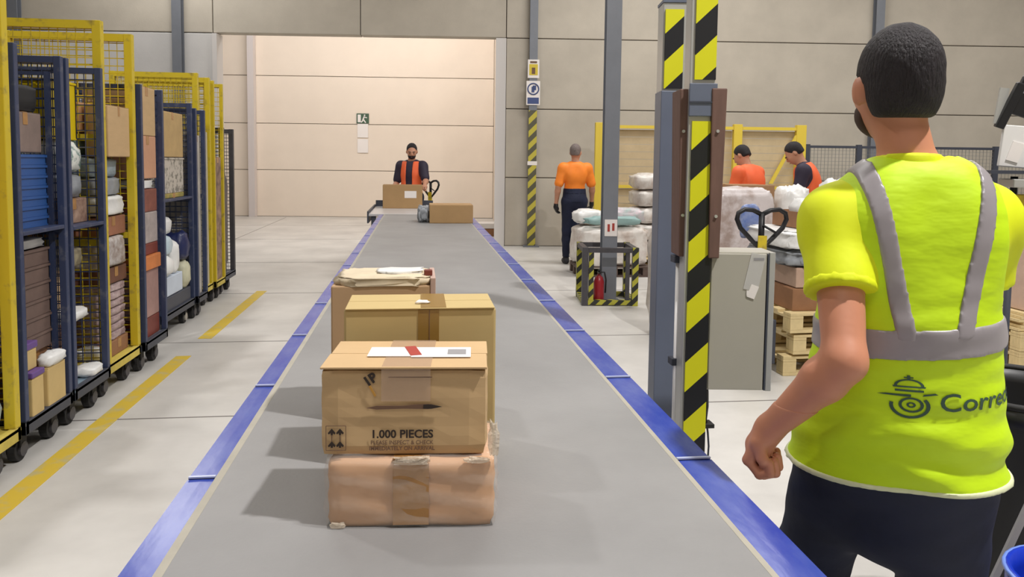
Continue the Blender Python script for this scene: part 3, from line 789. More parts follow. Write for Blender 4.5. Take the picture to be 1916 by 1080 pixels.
# wrapped pallet load behind cabinet
a_ = Wz(1336, 640, 0); 
d_ = 6.6
l0 = vert_x(1345, d_, 0.5); l1 = vert_x(1452, d_, 0.5)
lx, ly = (l0.x + l1.x) / 2, (l0.y + l1.y) / 2 + 0.4
pallet('wooden_pallet', 'wooden pallet on the floor hidden mostly behind the grey cabinet', (lx, ly, 0), 0, (0.64, 0.64))
wmat = mat('film_wrapped_white', (224, 216, 216), 0.3, rgb2=(176, 158, 150), scale=5, thr=(0.35, 0.55), bump=0.3, bscale=18)
bag('wrapped_load', 'pale film-wrapped pallet load behind the grey cabinet, top box slightly creased', 'load', (lx, ly, 0.146), (0.62, 0.62, 1.16), wmat, 41, n=48, amp=0.03, power=0.22, freq=14)
bag('blue_bag', 'blue and white bag hanging behind the looped truck handle', 'bag', (vert_x(1402, 6.1, 1).x, vert_x(1402, 6.1, 1).y, z_at(445, 6.1, 1400)), (0.17, 0.06, 0.28), mat('blue_bag_film', (84, 112, 176), 0.4, rgb2=(150, 160, 190), scale=14, bump=0.4, bscale=16), 43, n=24, amp=0.08, power=0.5)
# yellow bag beside
q = vert_x(1346, 6.1, 1)
bag('wrapped_load', 'lumpy translucent white load between the posts and the pale wrapped load', 'load', (q.x - 0.2, q.y + 0.5, 0), (0.4, 0.5, 1.1), mat('film_lump', (214, 206, 196), 0.3, rgb2=(170, 160, 150), scale=8, bump=0.6, bscale=10), 47, n=32, amp=0.1, power=0.5)
# bulk bag on pallet at mid distance
bp_ = Wz(1150, 520, 0)
pallet('dark_pallet', 'dark pallet under the big white bag behind the column guard', (bp_.x + 0.02, bp_.y + 0.38, 0), -0.05, (0.98, 0.66), m=mat('dark_wood', (96, 80, 72), 0.8, var=0.2))
bulk = mat('bulk_film', (232, 228, 222), 0.35, rgb2=(196, 182, 172), scale=5, thr=(0.34, 0.6), bump=0.5, bscale=12)
bag('bulk_sack', 'large white wrapped sack on the dark pallet behind the guard frame', 'sack', (bp_.x, bp_.y + 0.38, 0.146), (1.02, 0.72, 0.54), bulk, 51, n=48, amp=0.07, power=0.4)
for k, (dx, dy, sz, m, lb) in enumerate(((-0.26, 0.08, (0.46, 0.4, 0.2), m_bagw, 'bright white bag lying on the left of the large sack'), (0.27, 0.08, (0.46, 0.4, 0.22), mat('pink_white_bag', (226, 206, 214), 0.4, rgb2=(176, 196, 192), scale=12, bump=0.6, bscale=14), 'mottled pinkish bag lying on the right of the large sack'), (-0.02, -0.24, (0.8, 0.18, 0.12), m_bagteal, 'pale teal bag along the front edge of the large sack'))):
    bag('bag', lb, 'bag', (bp_.x + dx, bp_.y + 0.38 + dy, 0.687), sz, m, 55 + k, n=28, amp=0.12, power=0.6)
q = vert_x(1213, 10.9, 0.8)
pallet('wooden_pallet', 'wooden pallet under the tall wrapped stack left of the blue-grey post', (q.x + 0.22, q.y + 0.3, 0), 0, (0.8, 0.8))
z = 0.146
for k in range(5):
    bag('wrapped_pack', ('lowest', 'second', 'middle', 'fourth', 'topmost')[k] + ' lumpy pack of the tall white stack left of the blue-grey post', 'package', (q.x + 0.2, q.y + 0.3, z), (0.74, 0.66, 0.244), bulk, 60 + k, n=30, amp=0.1, power=0.4); z += 0.246

# pallet truck
def pallet_truck(name, label, loc, rz, hw):
    t = thing(name, label, 'pallet truck', loc, rz)
    pts = [(0, 0, 0.93)]
    right = [(hw * 0.45, 0, 1.01), (hw * 0.85, 0, 1.08), (hw, 0, 1.14), (hw * 0.95, 0, 1.18), (hw * 0.7, 0, 1.205), (hw * 0.35, 0, 1.2), (0.0, 0, 1.17)]
    MB().tube([(-x, y, z) for x, y, z in right][::-1] + [(0, 0, 0.93)] + right, 0.016, 10).build('handle_loop', m_black, t, 0, True)
    MB().cyl((0, 0, 0.9), (0, 0, 1.18), 0.02, 10).cyl((0, -0.02, 1.1), (0.09, -0.03, 1.05), 0.008, 8).build('control_lever', m_black, t, 0, True)
    MB().b2(-0.03, 0.03, -0.026, -0.016, 0.9, 1.03).build('yellow_sleeve', m_haz_grd if False else m_yel, t)
    MB().cyl((0, 0, 0.93), (0, 0.12, 0.3), 0.024, 12).build('shaft', m_yel, t, 0, True)
    MB().b2(-0.1, 0.1, 0.06, 0.24, 0.1, 0.32).build('pump_body', m_yel, t, 0.01)
    for sx in (-1, 1):
        w_ = MB().cyl((sx * 0.05 - 0.025, 0.14, 0.09), (sx * 0.05 + 0.025, 0.14, 0.09), 0.09, 20).build('steer_wheel', m_rub, t, 0.004)
        MB().b2(sx * 0.17 - 0.07, sx * 0.17 + 0.07, 0.3, 1.15, 0.05, 0.1).build('fork', m_dsteel, t, 0.006)
        MB().cyl((sx * 0.19 - 0.04, 1.05, 0.035), (sx * 0.19 + 0.04, 1.05, 0.035), 0.035, 14).build('fork_roller', m_rub, t)
    MB().b2(-0.24, 0.24, 0.24, 0.32, 0.08, 0.4).build('fork_bridge', m_dsteel, t, 0.006)
    return t
q = vert_x(1424, 5.05, 1.0)
ptk = pallet_truck('pallet_truck', 'pallet truck with black looped handle standing behind the grey cabinet', (q.x, q.y, 0), -1.2, 0.172)
ptk.rotation_euler.z = -0.04
q = vert_x(808, 11.7, 1.0)
pallet_truck('pallet_truck', 'distant pallet truck whose handle the bearded man holds beyond the belt', (q.x - 0.02, q.y - 0.05, 0), -0.6, 0.15)

# stack at the far right edge behind the man
q = vert_x(1905, 5.6, 0.5)
for k in range(2):
    pallet('wooden_pallet', ('lower', 'upper')[k] + ' wooden pallet at the far right edge under the plywood sheets', (q.x + 0.55, q.y + 0.3, k * 0.146), 0)
for k in range(6):
    o = MB().box((0, 0, 0), (1.1, 0.75, 0.02)).build('plywood_sheet', m_wood)
    o.location = (q.x + 0.5 + 0.02 * (k % 3), q.y + 0.3, 0.304 + k * 0.0225); tag(o, ('topmost' if k == 5 else ORDN[k] + (' from the bottom' if k else '')) + ' thin plywood sheet of the pile at the far right edge', 'sheet', 'plywood sheets in the pile at the far right edge')
carton('pale_carton', 'pale pinkish box on the plywood pile at the far right edge', 'box', (q.x + 0.55, q.y + 0.3, 0.432), (1.0, 0.7, 0.5), mat('pale_box', (206, 178, 160), 0.6, var=0.1))

# ------------------------------------------------------------------ yellow cage and dark mesh fence near the back wall
def far_pt(px, off):
    u = wall_u(px, P0 - Wn * off); p = P0 - Wn * off + Wdir * u; return u, p
OFF = 1.1
uA, uB, uC = far_pt(1121, OFF)[0], far_pt(1378, OFF)[0], far_pt(1496, OFF)[0]
o0 = P0 - Wn * OFF
t = thing('yellow_cage', 'yellow framed storage cage with beige panels against the back wall', 'cage', (o0.x, o0.y, 0), WANG)
for u_, w_ in ((uA, 0.15), (uB, 0.14), (uC, 0.16)):
    MB().b2(u_ - w_ / 2, u_ + w_ / 2, -0.05, 0.05, 0, 2.17).build('post', m_yplate, t, 0.004)
for (a, b) in ((uA, uB), (uB, uC)):
    MB().b2(a, b, -0.03, 0.03, 2.08, 2.13).build('top_rail', m_yplate, t)
    MB().b2(a, b, -0.03, 0.03, 0.05, 0.1).build('bottom_rail', m_yplate, t)
    MB().b2(a, b, 0.0, 0.05, 1.1, 1.15).build('mid_rail', m_yplate, t)
    n_ = 16
    for k in range(n_):
        z0 = 0.12 + k * 1.95 / n_
        MB().b2(a + 0.07, b - 0.07, 0.06, 0.075, z0, z0 + 1.95 / n_ - 0.008).build('slat', m_beige, t)
MB().add([(uC - 0.1, -0.04, 2.0), (uC - 0.04, -0.04, 2.0), (uC - 0.45, -0.04, 1.2), (uC - 0.51, -0.04, 1.2), (uC - 0.1, -0.01, 2.0), (uC - 0.04, -0.01, 2.0), (uC - 0.45, -0.01, 1.2), (uC - 0.51, -0.01, 1.2)],
         [(0, 1, 2, 3), (4, 7, 6, 5), (0, 4, 5, 1), (1, 5, 6, 2), (2, 6, 7, 3), (3, 7, 4, 0)]).build('brace', m_yplate, t)
t = thing('mesh_fence', 'dark-framed grey wire mesh fence along the back wall at right', 'fence', (o0.x, o0.y, 0), WANG)
us = [uC + 0.12, far_pt(1606, OFF)[0], far_pt(1740, OFF)[0], far_pt(1862, OFF)[0], far_pt(2000, OFF)[0]]
for u_ in us: MB().b2(u_ - 0.04, u_ + 0.04, -0.03, 0.03, 0, 1.86).build('post', m_dsteel, t)
for (a, b) in zip(us, us[1:]):
    MB().b2(a, b, -0.02, 0.02, 1.8, 1.84).build('top_rail', m_dsteel, t)
    MB().b2(a, b, -0.02, 0.02, 0.08, 0.12).build('bottom_rail', m_dsteel, t)
    mb = MB()
    k = a + 0.06
    while k < b - 0.02: mb.b2(k - 0.003, k + 0.003, -0.003, 0.003, 0.1, 1.82); k += 0.06
    for j in range(29): mb.b2(a, b, 0.003, 0.009, 0.14 + j * 0.06 - 0.003, 0.14 + j * 0.06 + 0.003)
    stuff(mb.build('wire_mesh', m_wire, t))

# ------------------------------------------------------------------ scanner station at the right edge
q = vert_x(1881, 2.75, 0.9)
t = thing('scanner_stand', 'thin dark pole stand with tilted black terminal and paper holder, right edge', 'stand', (q.x, q.y, 0), -0.35)
SZ = lambda py: z_at(py, 2.75, 1881)
MB().cyl((0, 0, 0.03), (0, 0, SZ(330)), 0.012, 12).build('pole', m_dsteel, t, 0, True)
MB().lathe([(0, 0), (0.2, 0), (0.2, 0.015), (0.03, 0.03), (0, 0.03)], n=28).build('base', m_dsteel, t)
Rt = Matrix.Rotation(0.35, 3, 'Y') @ Matrix.Rotation(0.15, 3, 'X')
MB().box((-0.035, -0.02, SZ(200)), (0.03, 0.03, 0.17), R=Rt).build('terminal_side', m_black, t, 0.004)
MB().box((0.075, -0.01, SZ(195)), (0.2, 0.03, 0.14), R=Rt).build('terminal', m_black, t, 0.006)
MB().box((0.080, -0.028, SZ(180)), (0.16, 0.004, 0.045), R=Rt).build('screen', mat('screen_grey', (140, 142, 150), 0.2), t)
MB().box((-0.058, -0.005, SZ(200)), (0.03, 0.012, 0.13), R=Matrix.Rotation(0.12, 3, 'Y')).build('side_plate', m_lsteel, t)
MB().box((0.000, -0.01, SZ(275)), (0.11, 0.02, 0.15), R=Matrix.Rotation(0.08, 3, 'Y')).build('paper_holder', m_white, t, 0.003)
MB().box((-0.010, -0.022, SZ(285)), (0.04, 0.003, 0.07), R=Matrix.Rotation(0.3, 3, 'Y')).build('paper_slip', m_paper, t)
MB().box((0.015, 0.0, SZ(322)), (0.24, 0.16, 0.012)).build('shelf', m_dsteel, t)
MB().box((0.045, -0.02, SZ(342)), (0.16, 0.14, 0.03)).build('lower_tray', m_lsteel, t, 0.003)
MB().box((0.045, -0.02, SZ(378)), (0.16, 0.08, 0.06)).build('yellow_holder', m_yel, t, 0.004)
# bins lower right
q = Wz(1872, 775, 0.86) 
t = thing('black_bin', 'black plastic bin at the lower right behind the man in lime', 'bin', (q.x + 0.24, q.y + 0.2, 0))
MB().lathe([(0, 0.0), (0.19, 0.0), (0.2, 0.02), (0.235, 0.8), (0.25, 0.8), (0.25, 0.86), (0.235, 0.86), (0.225, 0.82), (0.18, 0.04), (0, 0.04)], n=32).build('body', m_black, t, 0, True)
MB().tube([(0.245 * math.cos(a_ * math.pi / 16), 0.245 * math.sin(a_ * math.pi / 16), 0.865) for a_ in range(32)], 0.01, 8, closed=True).build('rim', m_rub, t, 0, True)
MB().box((-0.17, -0.2, 0.55), (0.02, 0.008, 0.62), R=Matrix.Rotation(0.42, 3, 'Y')).build('grey_strap', m_grey, t)
q = Wz(1846, 1040, 0.58)
t = thing('blue_bucket', 'bright blue plastic bucket at the bottom right corner', 'bucket', (q.x + 0.15, q.y - 0.12, 0))
MB().lathe([(0, 0.0), (0.115, 0.0), (0.12, 0.01), (0.145, 0.52), (0.155, 0.53), (0.155, 0.58), (0.145, 0.58), (0.14, 0.54), (0.11, 0.03), (0, 0.03)], n=32).build('body', m_bluebin, t, 0, True)
MB().tube([(0.157 * math.cos(a_ * math.pi / 16), 0.157 * math.sin(a_ * math.pi / 16), 0.575) for a_ in range(32)], 0.006, 8, closed=True).build('rim', mat('pale_blue_rim', (120, 150, 230), 0.3), t, 0, True)
MB().tube([(0.155 * math.cos(a_ * math.pi / 12), -0.03 - 0.1 * math.sin(a_ * math.pi / 12), 0.57 - 0.12 * math.sin(a_ * math.pi / 12)) for a_ in range(13)], 0.004, 8).build('handle', m_lsteel, t, 0, True)
# low step at the recess corner right of the belt end
q = Wz(925, 452, 0)
carton('flat_pack', 'pale flat package on the floor beyond the right side of the belt end', 'package', (q.x - 0.05, q.y + 1.2, 0.16), (0.6, 0.5, 0.1), m_white, tape=False)
carton('brown_carton', 'brown box under the pale flat package beyond the belt end', 'box', (q.x - 0.05, q.y + 1.2, 0), (0.55, 0.45, 0.15), m_card5, tape=False)

# ------------------------------------------------------------------ roll carts on the left
def caster(parent, x, y, r=0.06, hub=False):
    c = MB().b2(-0.022, 0.022, -0.03, 0.045, r + 0.03, 0.155).b2(-0.032, -0.024, -0.03, 0.03, r - 0.01, 0.15).b2(0.024, 0.032, -0.03, 0.03, r - 0.01, 0.15).build('caster', m_rub, parent)
    c.location = (x, y, 0)
    MB().cyl((-0.02, 0, r), (0.02, 0, r), r, 20).build('wheel', m_rub, c, 0.003)
    MB().cyl((-0.034, 0, r), (0.034, 0, r), r * 0.6, 14).build('hub', m_hub if hub else m_dark, c)
def cart(label, color, xf, y0, y1, h, deck, shelves=(), midbars=(), depth=0.8, pw=0.04, inner=False, group=None, hub=False, wp=0.05):
    t = thing('cage_cart', label, 'cart', (xf, y0, 0), 0, group)
    L = y1 - y0; wm = {m_yel: m_yel, m_blu: m_blu}.get(color, color)
    MB().b2(-depth, 0, 0, L, 0.2, 0.215).build('deck', deck, t)
    fr = MB()
    fr.b2(-0.03, 0.0, 0, L, 0.155, 0.222); fr.b2(-depth, -depth + 0.03, 0, L, 0.155, 0.222)
    fr.b2(-depth, 0, 0, 0.03, 0.155, 0.222); fr.b2(-depth, 0, L - 0.03, L, 0.155, 0.222)
    fr.build('deck_frame', m_deck_y if color is m_yel else m_dsteel, t, 0.003)
    for yy in (0, L - pw):
        for xx in (-pw, -depth):
            MB().b2(xx, xx + pw, yy, yy + pw, 0.222, h).build('post', color, t, 0.003)
        MB().b2(-depth + pw, -pw, yy + 0.002, yy + pw - 0.002, h - pw, h - 0.002).build('top_rail', color, t)
        for z in midbars:
            MB().b2(-depth + pw, -pw, yy + 0.004, yy + pw - 0.004, z - 0.02, z + 0.02).build('mid_rail', color, t)
        if inner:
            MB().b2(-pw - 0.05, -0.05 - 0.012, yy + 0.004, yy + pw - 0.004, 0.222, h - 0.08).build('inner_post', color, t)
            MB().b2(-depth + pw, -pw - 0.052, yy + 0.006, yy + pw - 0.006, h - 0.1, h - 0.082).build('inner_rail', color, t)
        mb = MB(); x = -depth + wp
        while x < -pw: mb.b2(x - 0.002, x + 0.002, yy + pw / 2 - 0.002, yy + pw / 2 + 0.002, 0.23, h - pw); x += wp
        z = 0.26
        while z < h - pw: mb.b2(-depth + pw, -pw, yy + pw / 2 + 0.002, yy + pw / 2 + 0.006, z - 0.003, z + 0.003); z += wp
        stuff(mb.build('wire_mesh', color, t))
    mb = MB(); y = wp
    while y < L - 0.02: mb.b2(-depth + 0.018, -depth + 0.022, y - 0.002, y + 0.002, 0.23, h); y += wp
    z = 0.26
    while z < h: mb.b2(-depth + 0.022, -depth + 0.026, 0, L, z - 0.002, z + 0.002); z += wp * 2
    stuff(mb.build('wire_mesh', color, t))
    for z in shelves:
        MB().b2(-depth + 0.04, -0.0, pw + 0.003, L - pw - 0.003, z - 0.02, z).build('shelf', deck if color is not m_blu else m_blu, t, 0.003)
    for x in (-0.09, -depth + 0.09):
        for y in (0.09, L - 0.09): caster(t, x, y, hub=hub)
    return t
def it(kind, label, cat, x0, x1, y0, y1, z0, h, m, seed=1, **kw):
    cx, cy = (x0 + x1) / 2, (y0 + y1) / 2
    nm = kw.pop('nm', {'box': 'cardboard_box', 'bag': 'plastic_bag', 'pack': 'wrapped_pack'}[kind])
    if kind == 'box': return carton(nm, label, cat, (cx, cy, z0), (abs(x1 - x0), abs(y1 - y0), h), m, **kw)
    kw.pop('tape', None); kw.pop('flap', None)
    if kind == 'bag': return bag(nm, label, cat, (cx, cy, z0), (abs(x1 - x0), abs(y1 - y0), h), m, seed, n=24, amp=0.13, power=0.65, **kw)
    return bag(nm, label, cat, (cx, cy, z0), (abs(x1 - x0), abs(y1 - y0), h), m, seed, n=32, amp=0.06, power=0.35, freq=12, **kw)
def crate(label, x0, x1, y0, y1, z0, h, m, group, pockets=3, nm='plastic_crate'):
    cx, cy = (x0 + x1) / 2, (y0 + y1) / 2; X, Y = abs(x1 - x0), abs(y1 - y0)
    t = thing(nm, label, 'crate', (cx, cy, z0), 0, group)
    w = 0.008
    mb = MB().b2(-X/2, X/2, -Y/2, Y/2, 0, w).b2(-X/2, -X/2 + w, -Y/2, Y/2, w, h).b2(X/2 - w, X/2, -Y/2, Y/2, w, h).b2(-X/2, X/2, -Y/2, -Y/2 + w, w, h).b2(-X/2, X/2, Y/2 - w, Y/2, w, h)
    mb.build('body', m, t)
    MB().b2(-X/2 - 0.006, X/2 + 0.006, -Y/2 - 0.006, -Y/2, h - 0.014, h - 0.002).b2(X/2, X/2 + 0.006, -Y/2, Y/2, h - 0.014, h - 0.002).build('rim', m, t)
    for k in range(pockets + 1):
        x = -X / 2 + 0.006 + k * (X - 0.012) / pockets
        MB().b2(x - 0.006, x + 0.006, -Y/2 - 0.006, -Y/2, 0, h - 0.014).build('rib', m, t)
    return t

XA = -1.87
# --- nearest yellow cart
cart('nearest yellow cage cart, cut by the left edge, taller than the frame', m_yel, XA, 3.02, 3.745, 2.32, m_deck_y, pw=0.05)
it('bag', 'pale blue bag on the deck of the nearest yellow cart', 'bag', XA - 0.03, XA - 0.27, 3.45, 3.7, 0.216, 0.26, m_baglb, 70)
it('box', 'dark brown box at the back of the nearest yellow cart', 'box', XA - 0.32, XA - 0.72, 3.1, 3.6, 0.216, 0.5, m_card5)
it('bag', 'tan paper sack resting on the dark brown box in the nearest cart', 'bag', XA - 0.05, XA - 0.34, 3.3, 3.66, 0.50, 0.34, mat('tan_sack', (190, 168, 138), 0.7, var=0.12, bump=0.4, bscale=10), 71)
t = it('box', 'tall tan board-like box standing upright in the nearest yellow cart', 'box', XA - 0.06, XA - 0.16, 3.2, 3.66, 0.86, 0.82, mat('tan_board', (196, 160, 118), 0.7, var=0.06))
it('box', 'rust-brown box beside the tall tan box in the nearest cart', 'box', XA - 0.17, XA - 0.5, 3.2, 3.66, 0.86, 0.8, mat('rust_board', (150, 88, 50), 0.7, var=0.1))
it('box', 'small tan filler box under the rust-brown box in the nearest cart', 'box', XA - 0.32, XA - 0.7, 3.12, 3.6, 0.72, 0.13, m_card4)
# --- first blue cart
cart('first navy blue cage cart, with blue trays on its shelf', m_blu, XA, 3.79, 4.285, 2.03, m_deck_g, shelves=(1.14,), midbars=(1.12,), pw=0.036, inner=True)
for k in range(7):
    crate(('topmost' if k == 6 else ORDN[k] + (' from the bottom' if k else '')) + ' blue plastic tray of the stack on the first blue cart shelf', XA - 0.07, XA - 0.45, 3.86, 4.22, 1.141 + k * 0.053, 0.052, m_bluecrate, 'blue trays stacked on the shelf of the first blue cart', nm='plastic_tray')
for k in range(6):
    crate(('topmost' if k == 5 else ORDN[k] + (' from the bottom' if k else '')) + ' brown plastic crate of the stack below the blue trays', XA - 0.08, XA - 0.5, 3.98, 4.24, 0.50 + k * 0.088, 0.086, m_browncrate, 'brown crates stacked below the shelf of the first blue cart')
it('pack', 'folded white paper on the brown crates below the blue shelf', 'paper', XA - 0.08, XA - 0.5, 3.97, 4.24, 1.028, 0.055, m_bagw, 72, nm='white_paper')
it('box', 'brown box under the brown crate stack in the first blue cart', 'box', XA - 0.1, XA - 0.5, 4.0, 4.24, 0.216, 0.275, m_card5)
it('box', 'tan box with purple lid on the deck of the first blue cart', 'box', XA - 0.005, XA - 0.13, 3.87, 3.985, 0.216, 0.19, m_tan, tape=False)
it('box', 'flat purple lid on the front tan box in the first blue cart', 'lid', XA - 0.0, XA - 0.135, 3.865, 3.99, 0.410, 0.03, m_purple, tape=False, flap=False, nm='purple_lid')
it('box', 'upper tan box stacked on the purple lid in the first blue cart', 'box', XA - 0.035, XA - 0.15, 3.87, 3.985, 0.442, 0.1, m_tan, tape=False)
it('box', 'purple lid on the upper tan box, highest in the first blue cart', 'lid', XA - 0.03, XA - 0.155, 3.865, 3.99, 0.545, 0.035, m_purple, tape=False, flap=False, nm='purple_lid')
it('box', 'plain tan box under a white bag at the deck edge of the first blue cart', 'box', XA - 0.005, XA - 0.078, 4.03, 4.22, 0.216, 0.2, m_tan, tape=False)
it('bag', 'white bag on the plain tan box in the first blue cart', 'bag', XA + 0.01, XA - 0.078, 4.02, 4.23, 0.42, 0.07, m_bagw, 73)
it('box', 'grey-brown box on the blue trays in the first blue cart', 'box', XA - 0.08, XA - 0.3, 3.88, 4.2, 1.52, 0.2, mat('greybrown', (134, 116, 108), 0.7, var=0.2))
it('bag', 'crumpled grey bag beside the grey-brown box on the blue trays', 'bag', XA - 0.31, XA - 0.46, 3.9, 4.2, 1.52, 0.2, m_baggr, 74)
it('pack', 'dark pack on top of the grey-brown box in the first blue cart', 'package', XA - 0.08, XA - 0.3, 3.88, 4.2, 1.728, 0.14, m_rub, 75)
it('box', 'tall brown box at the back of the first blue cart', 'box', XA - 0.52, XA - 0.75, 3.88, 4.22, 0.216, 0.88, m_card5)
# --- second blue cart
cart('second navy blue cage cart, holding a yellow crate near its top', m_blu, XA, 4.315, 4.79, 2.03, m_deck_b, shelves=(1.12,), midbars=(1.1,), pw=0.036, group=None)
it('bag', 'white bucket-like bag standing on the deck of the second blue cart', 'bag', XA - 0.06, XA - 0.17, 4.4, 4.52, 0.216, 0.16, m_bagw, 80)
it('bag', 'flat white bag lying at the deck edge of the second blue cart', 'bag', XA - 0.0, XA - 0.14, 4.54, 4.75, 0.216, 0.06, m_bagw, 81)
it('box', 'brown box on the deck of the second blue cart', 'box', XA - 0.2, XA - 0.5, 4.38, 4.7, 0.216, 0.24, m_card5)
it('bag', 'small white pouch on the brown boxes of the second blue cart', 'bag', XA - 0.05, XA - 0.24, 4.4, 4.7, 0.56, 0.07, m_bagw, 82)
it('box', 'brown box supporting the small white pouch in the second blue cart', 'box', XA - 0.2, XA - 0.5, 4.38, 4.7, 0.462, 0.09, mat('cb3', (140, 100, 80), 0.7, var=0.2))
it('box', 'upright tan box above the white pouch in the second blue cart', 'box', XA - 0.16, XA - 0.36, 4.4, 4.7, 0.635, 0.22, m_card)
it('pack', 'mottled pack directly under the shelf of the second blue cart', 'package', XA - 0.08, XA - 0.45, 4.38, 4.7, 0.865, 0.12, mat('mottle1', (170, 160, 130), 0.5, rgb2=(90, 80, 70), scale=20), 83)
it('box', 'brown and white box on the shelf of the second blue cart', 'box', XA - 0.08, XA - 0.45, 4.38, 4.72, 1.121, 0.14, mat('cb4', (190, 160, 140), 0.6, rgb2=(120, 90, 76), scale=14))
it('pack', 'grey pack of papers above the box on the second blue cart shelf', 'package', XA - 0.08, XA - 0.45, 4.38, 4.72, 1.27, 0.14, m_baggr, 84)
it('bag', 'shiny white and teal bag below the yellow crate', 'bag', XA - 0.06, XA - 0.45, 4.38, 4.72, 1.41, 0.2, mat('whiteteal', (226, 228, 222), 0.3, rgb2=(110, 140, 136), scale=16, thr=(0.4, 0.5), bump=0.6, bscale=16), 85)
crate('bright yellow plastic crate near the top of the second blue cart', XA - 0.12, XA - 0.42, 4.4, 4.7, 1.6, 0.33, m_yelcrate, None, 4)
it('box', 'brown filler box at the back of the second blue cart', 'box', XA - 0.52, XA - 0.75, 4.38, 4.72, 0.216, 0.86, m_card5)
# --- yellow cart
XD = XA - 0.02
cart('second yellow cage cart, with tan boxes high up', m_yel, XD, 4.82, 5.36, 2.32, m_deck_y, midbars=(0.98, 1.62), pw=0.05)
it('bag', 'white bag lying on the yellow deck of the second yellow cart', 'bag', XD - 0.08, XD - 0.26, 4.9, 5.2, 0.216, 0.09, m_bagw, 90)
for k in range(7):
    it('pack', ('topmost' if k == 6 else ORDN[k] + (' from the bottom' if k else '')) + ' bundle of printed papers in the second yellow cart pile', 'bundle', XD - 0.06, XD - 0.3, 5.0, 5.3, 0.32 + k * 0.052, 0.055, mat('newsprint', (198, 178, 176), 0.7, rgb2=(130, 104, 108), scale=26), 91 + k, group='paper bundles piled on the second yellow cart', nm='paper_bundle')
it('box', 'thin brown box under the pile of paper bundles', 'box', XD - 0.06, XD - 0.4, 5.0, 5.3, 0.216, 0.1, m_card5)
it('box', 'dark brown box on top of the paper bundles in the second yellow cart', 'box', XD - 0.06, XD - 0.34, 4.95, 5.3, 0.69, 0.1, mat('cb5', (110, 72, 56), 0.7, var=0.2))
it('pack', 'white mottled pack above the dark brown box, second yellow cart', 'package', XD - 0.04, XD - 0.36, 4.9, 5.3, 0.8, 0.2, mat('mottle2', (206, 202, 200), 0.5, rgb2=(140, 120, 110), scale=18), 98)
it('box', 'reddish brown box at mid height in the second yellow cart', 'box', XD - 0.06, XD - 0.4, 4.9, 5.3, 1.0, 0.12, mat('cb6', (156, 104, 78), 0.7, var=0.2))
it('pack', 'white film pack on the reddish brown box, second yellow cart', 'package', XD - 0.04, XD - 0.4, 4.9, 5.3, 1.13, 0.13, m_bagw, 99)
it('pack', 'lower grey film pack in the middle of the second yellow cart', 'package', XD - 0.06, XD - 0.4, 4.9, 5.3, 1.26, 0.12, m_baggr, 100)
it('pack', 'upper grey-blue film pack in the middle of the second yellow cart', 'package', XD - 0.08, XD - 0.42, 4.9, 5.3, 1.375, 0.13, mat('greyblue', (160, 176, 186), 0.4, var=0.15, scale=12, bump=0.5), 101)
it('bag', 'white and pale green bag below the tan box, second yellow cart', 'bag', XD - 0.18, XD - 0.42, 4.9, 5.2, 1.5, 0.15, m_bagteal, 102)
it('box', 'tan upright box at the right front high in the second yellow cart', 'box', XD - 0.02, XD - 0.16, 4.95, 5.3, 1.505, 0.32, m_card)
it('box', 'wide tan box at the top of the goods in the second yellow cart', 'box', XD - 0.17, XD - 0.45, 4.9, 5.3, 1.655, 0.18, m_card2)
it('box', 'brown box at the back of the second yellow cart', 'box', XD - 0.47, XD - 0.73, 4.9, 5.3, 0.216, 1.4, m_card5)
# --- third blue cart (E)
cart('third navy blue cage cart, with reddish boxes near the floor', m_blu, XA, 5.40, 5.86, 2.0, m_deck_g, pw=0.036)
z = 0.216
for k, (h, m, lb) in enumerate(((0.14, m_maroon, 'maroon box on the deck of the third blue cart'), (0.34, mat('pinkgrey', (170, 134, 126), 0.6, var=0.15), 'pinkish grey box in the lower third blue cart'), (0.1, m_orangeb, 'orange-red bundle sticking out of the third blue cart'),
        (0.08, m_maroon, 'thin maroon box above the orange-red bundle'), (0.22, mat('greypink', (176, 164, 160), 0.6, var=0.2, scale=14), 'grey pack above the thin maroon box'), (0.16, mat('redbr', (140, 84, 70), 0.7, var=0.25, scale=14), 'red-brown box at mid height of the third blue cart'),
        (0.07, m_bagw, 'white flat pack in the upper third blue cart'), (0.3, mat('pinkcard', (204, 154, 122), 0.7, var=0.08), 'pinkish tan box in the upper third blue cart'), (0.34, m_card, 'tall tan box topmost in the third blue cart'))):
    it('box' if h > 0.07 else 'pack', lb, 'box', XA - (0.02 if k == 2 else 0.04), XA - 0.4, 5.46, 5.8, z, h, m, tape=(k > 6)); z += h + 0.004
it('box', 'brown box at the back of the third blue cart', 'box', XA - 0.45, XA - 0.74, 5.46, 5.8, 0.216, 1.2, m_card5)
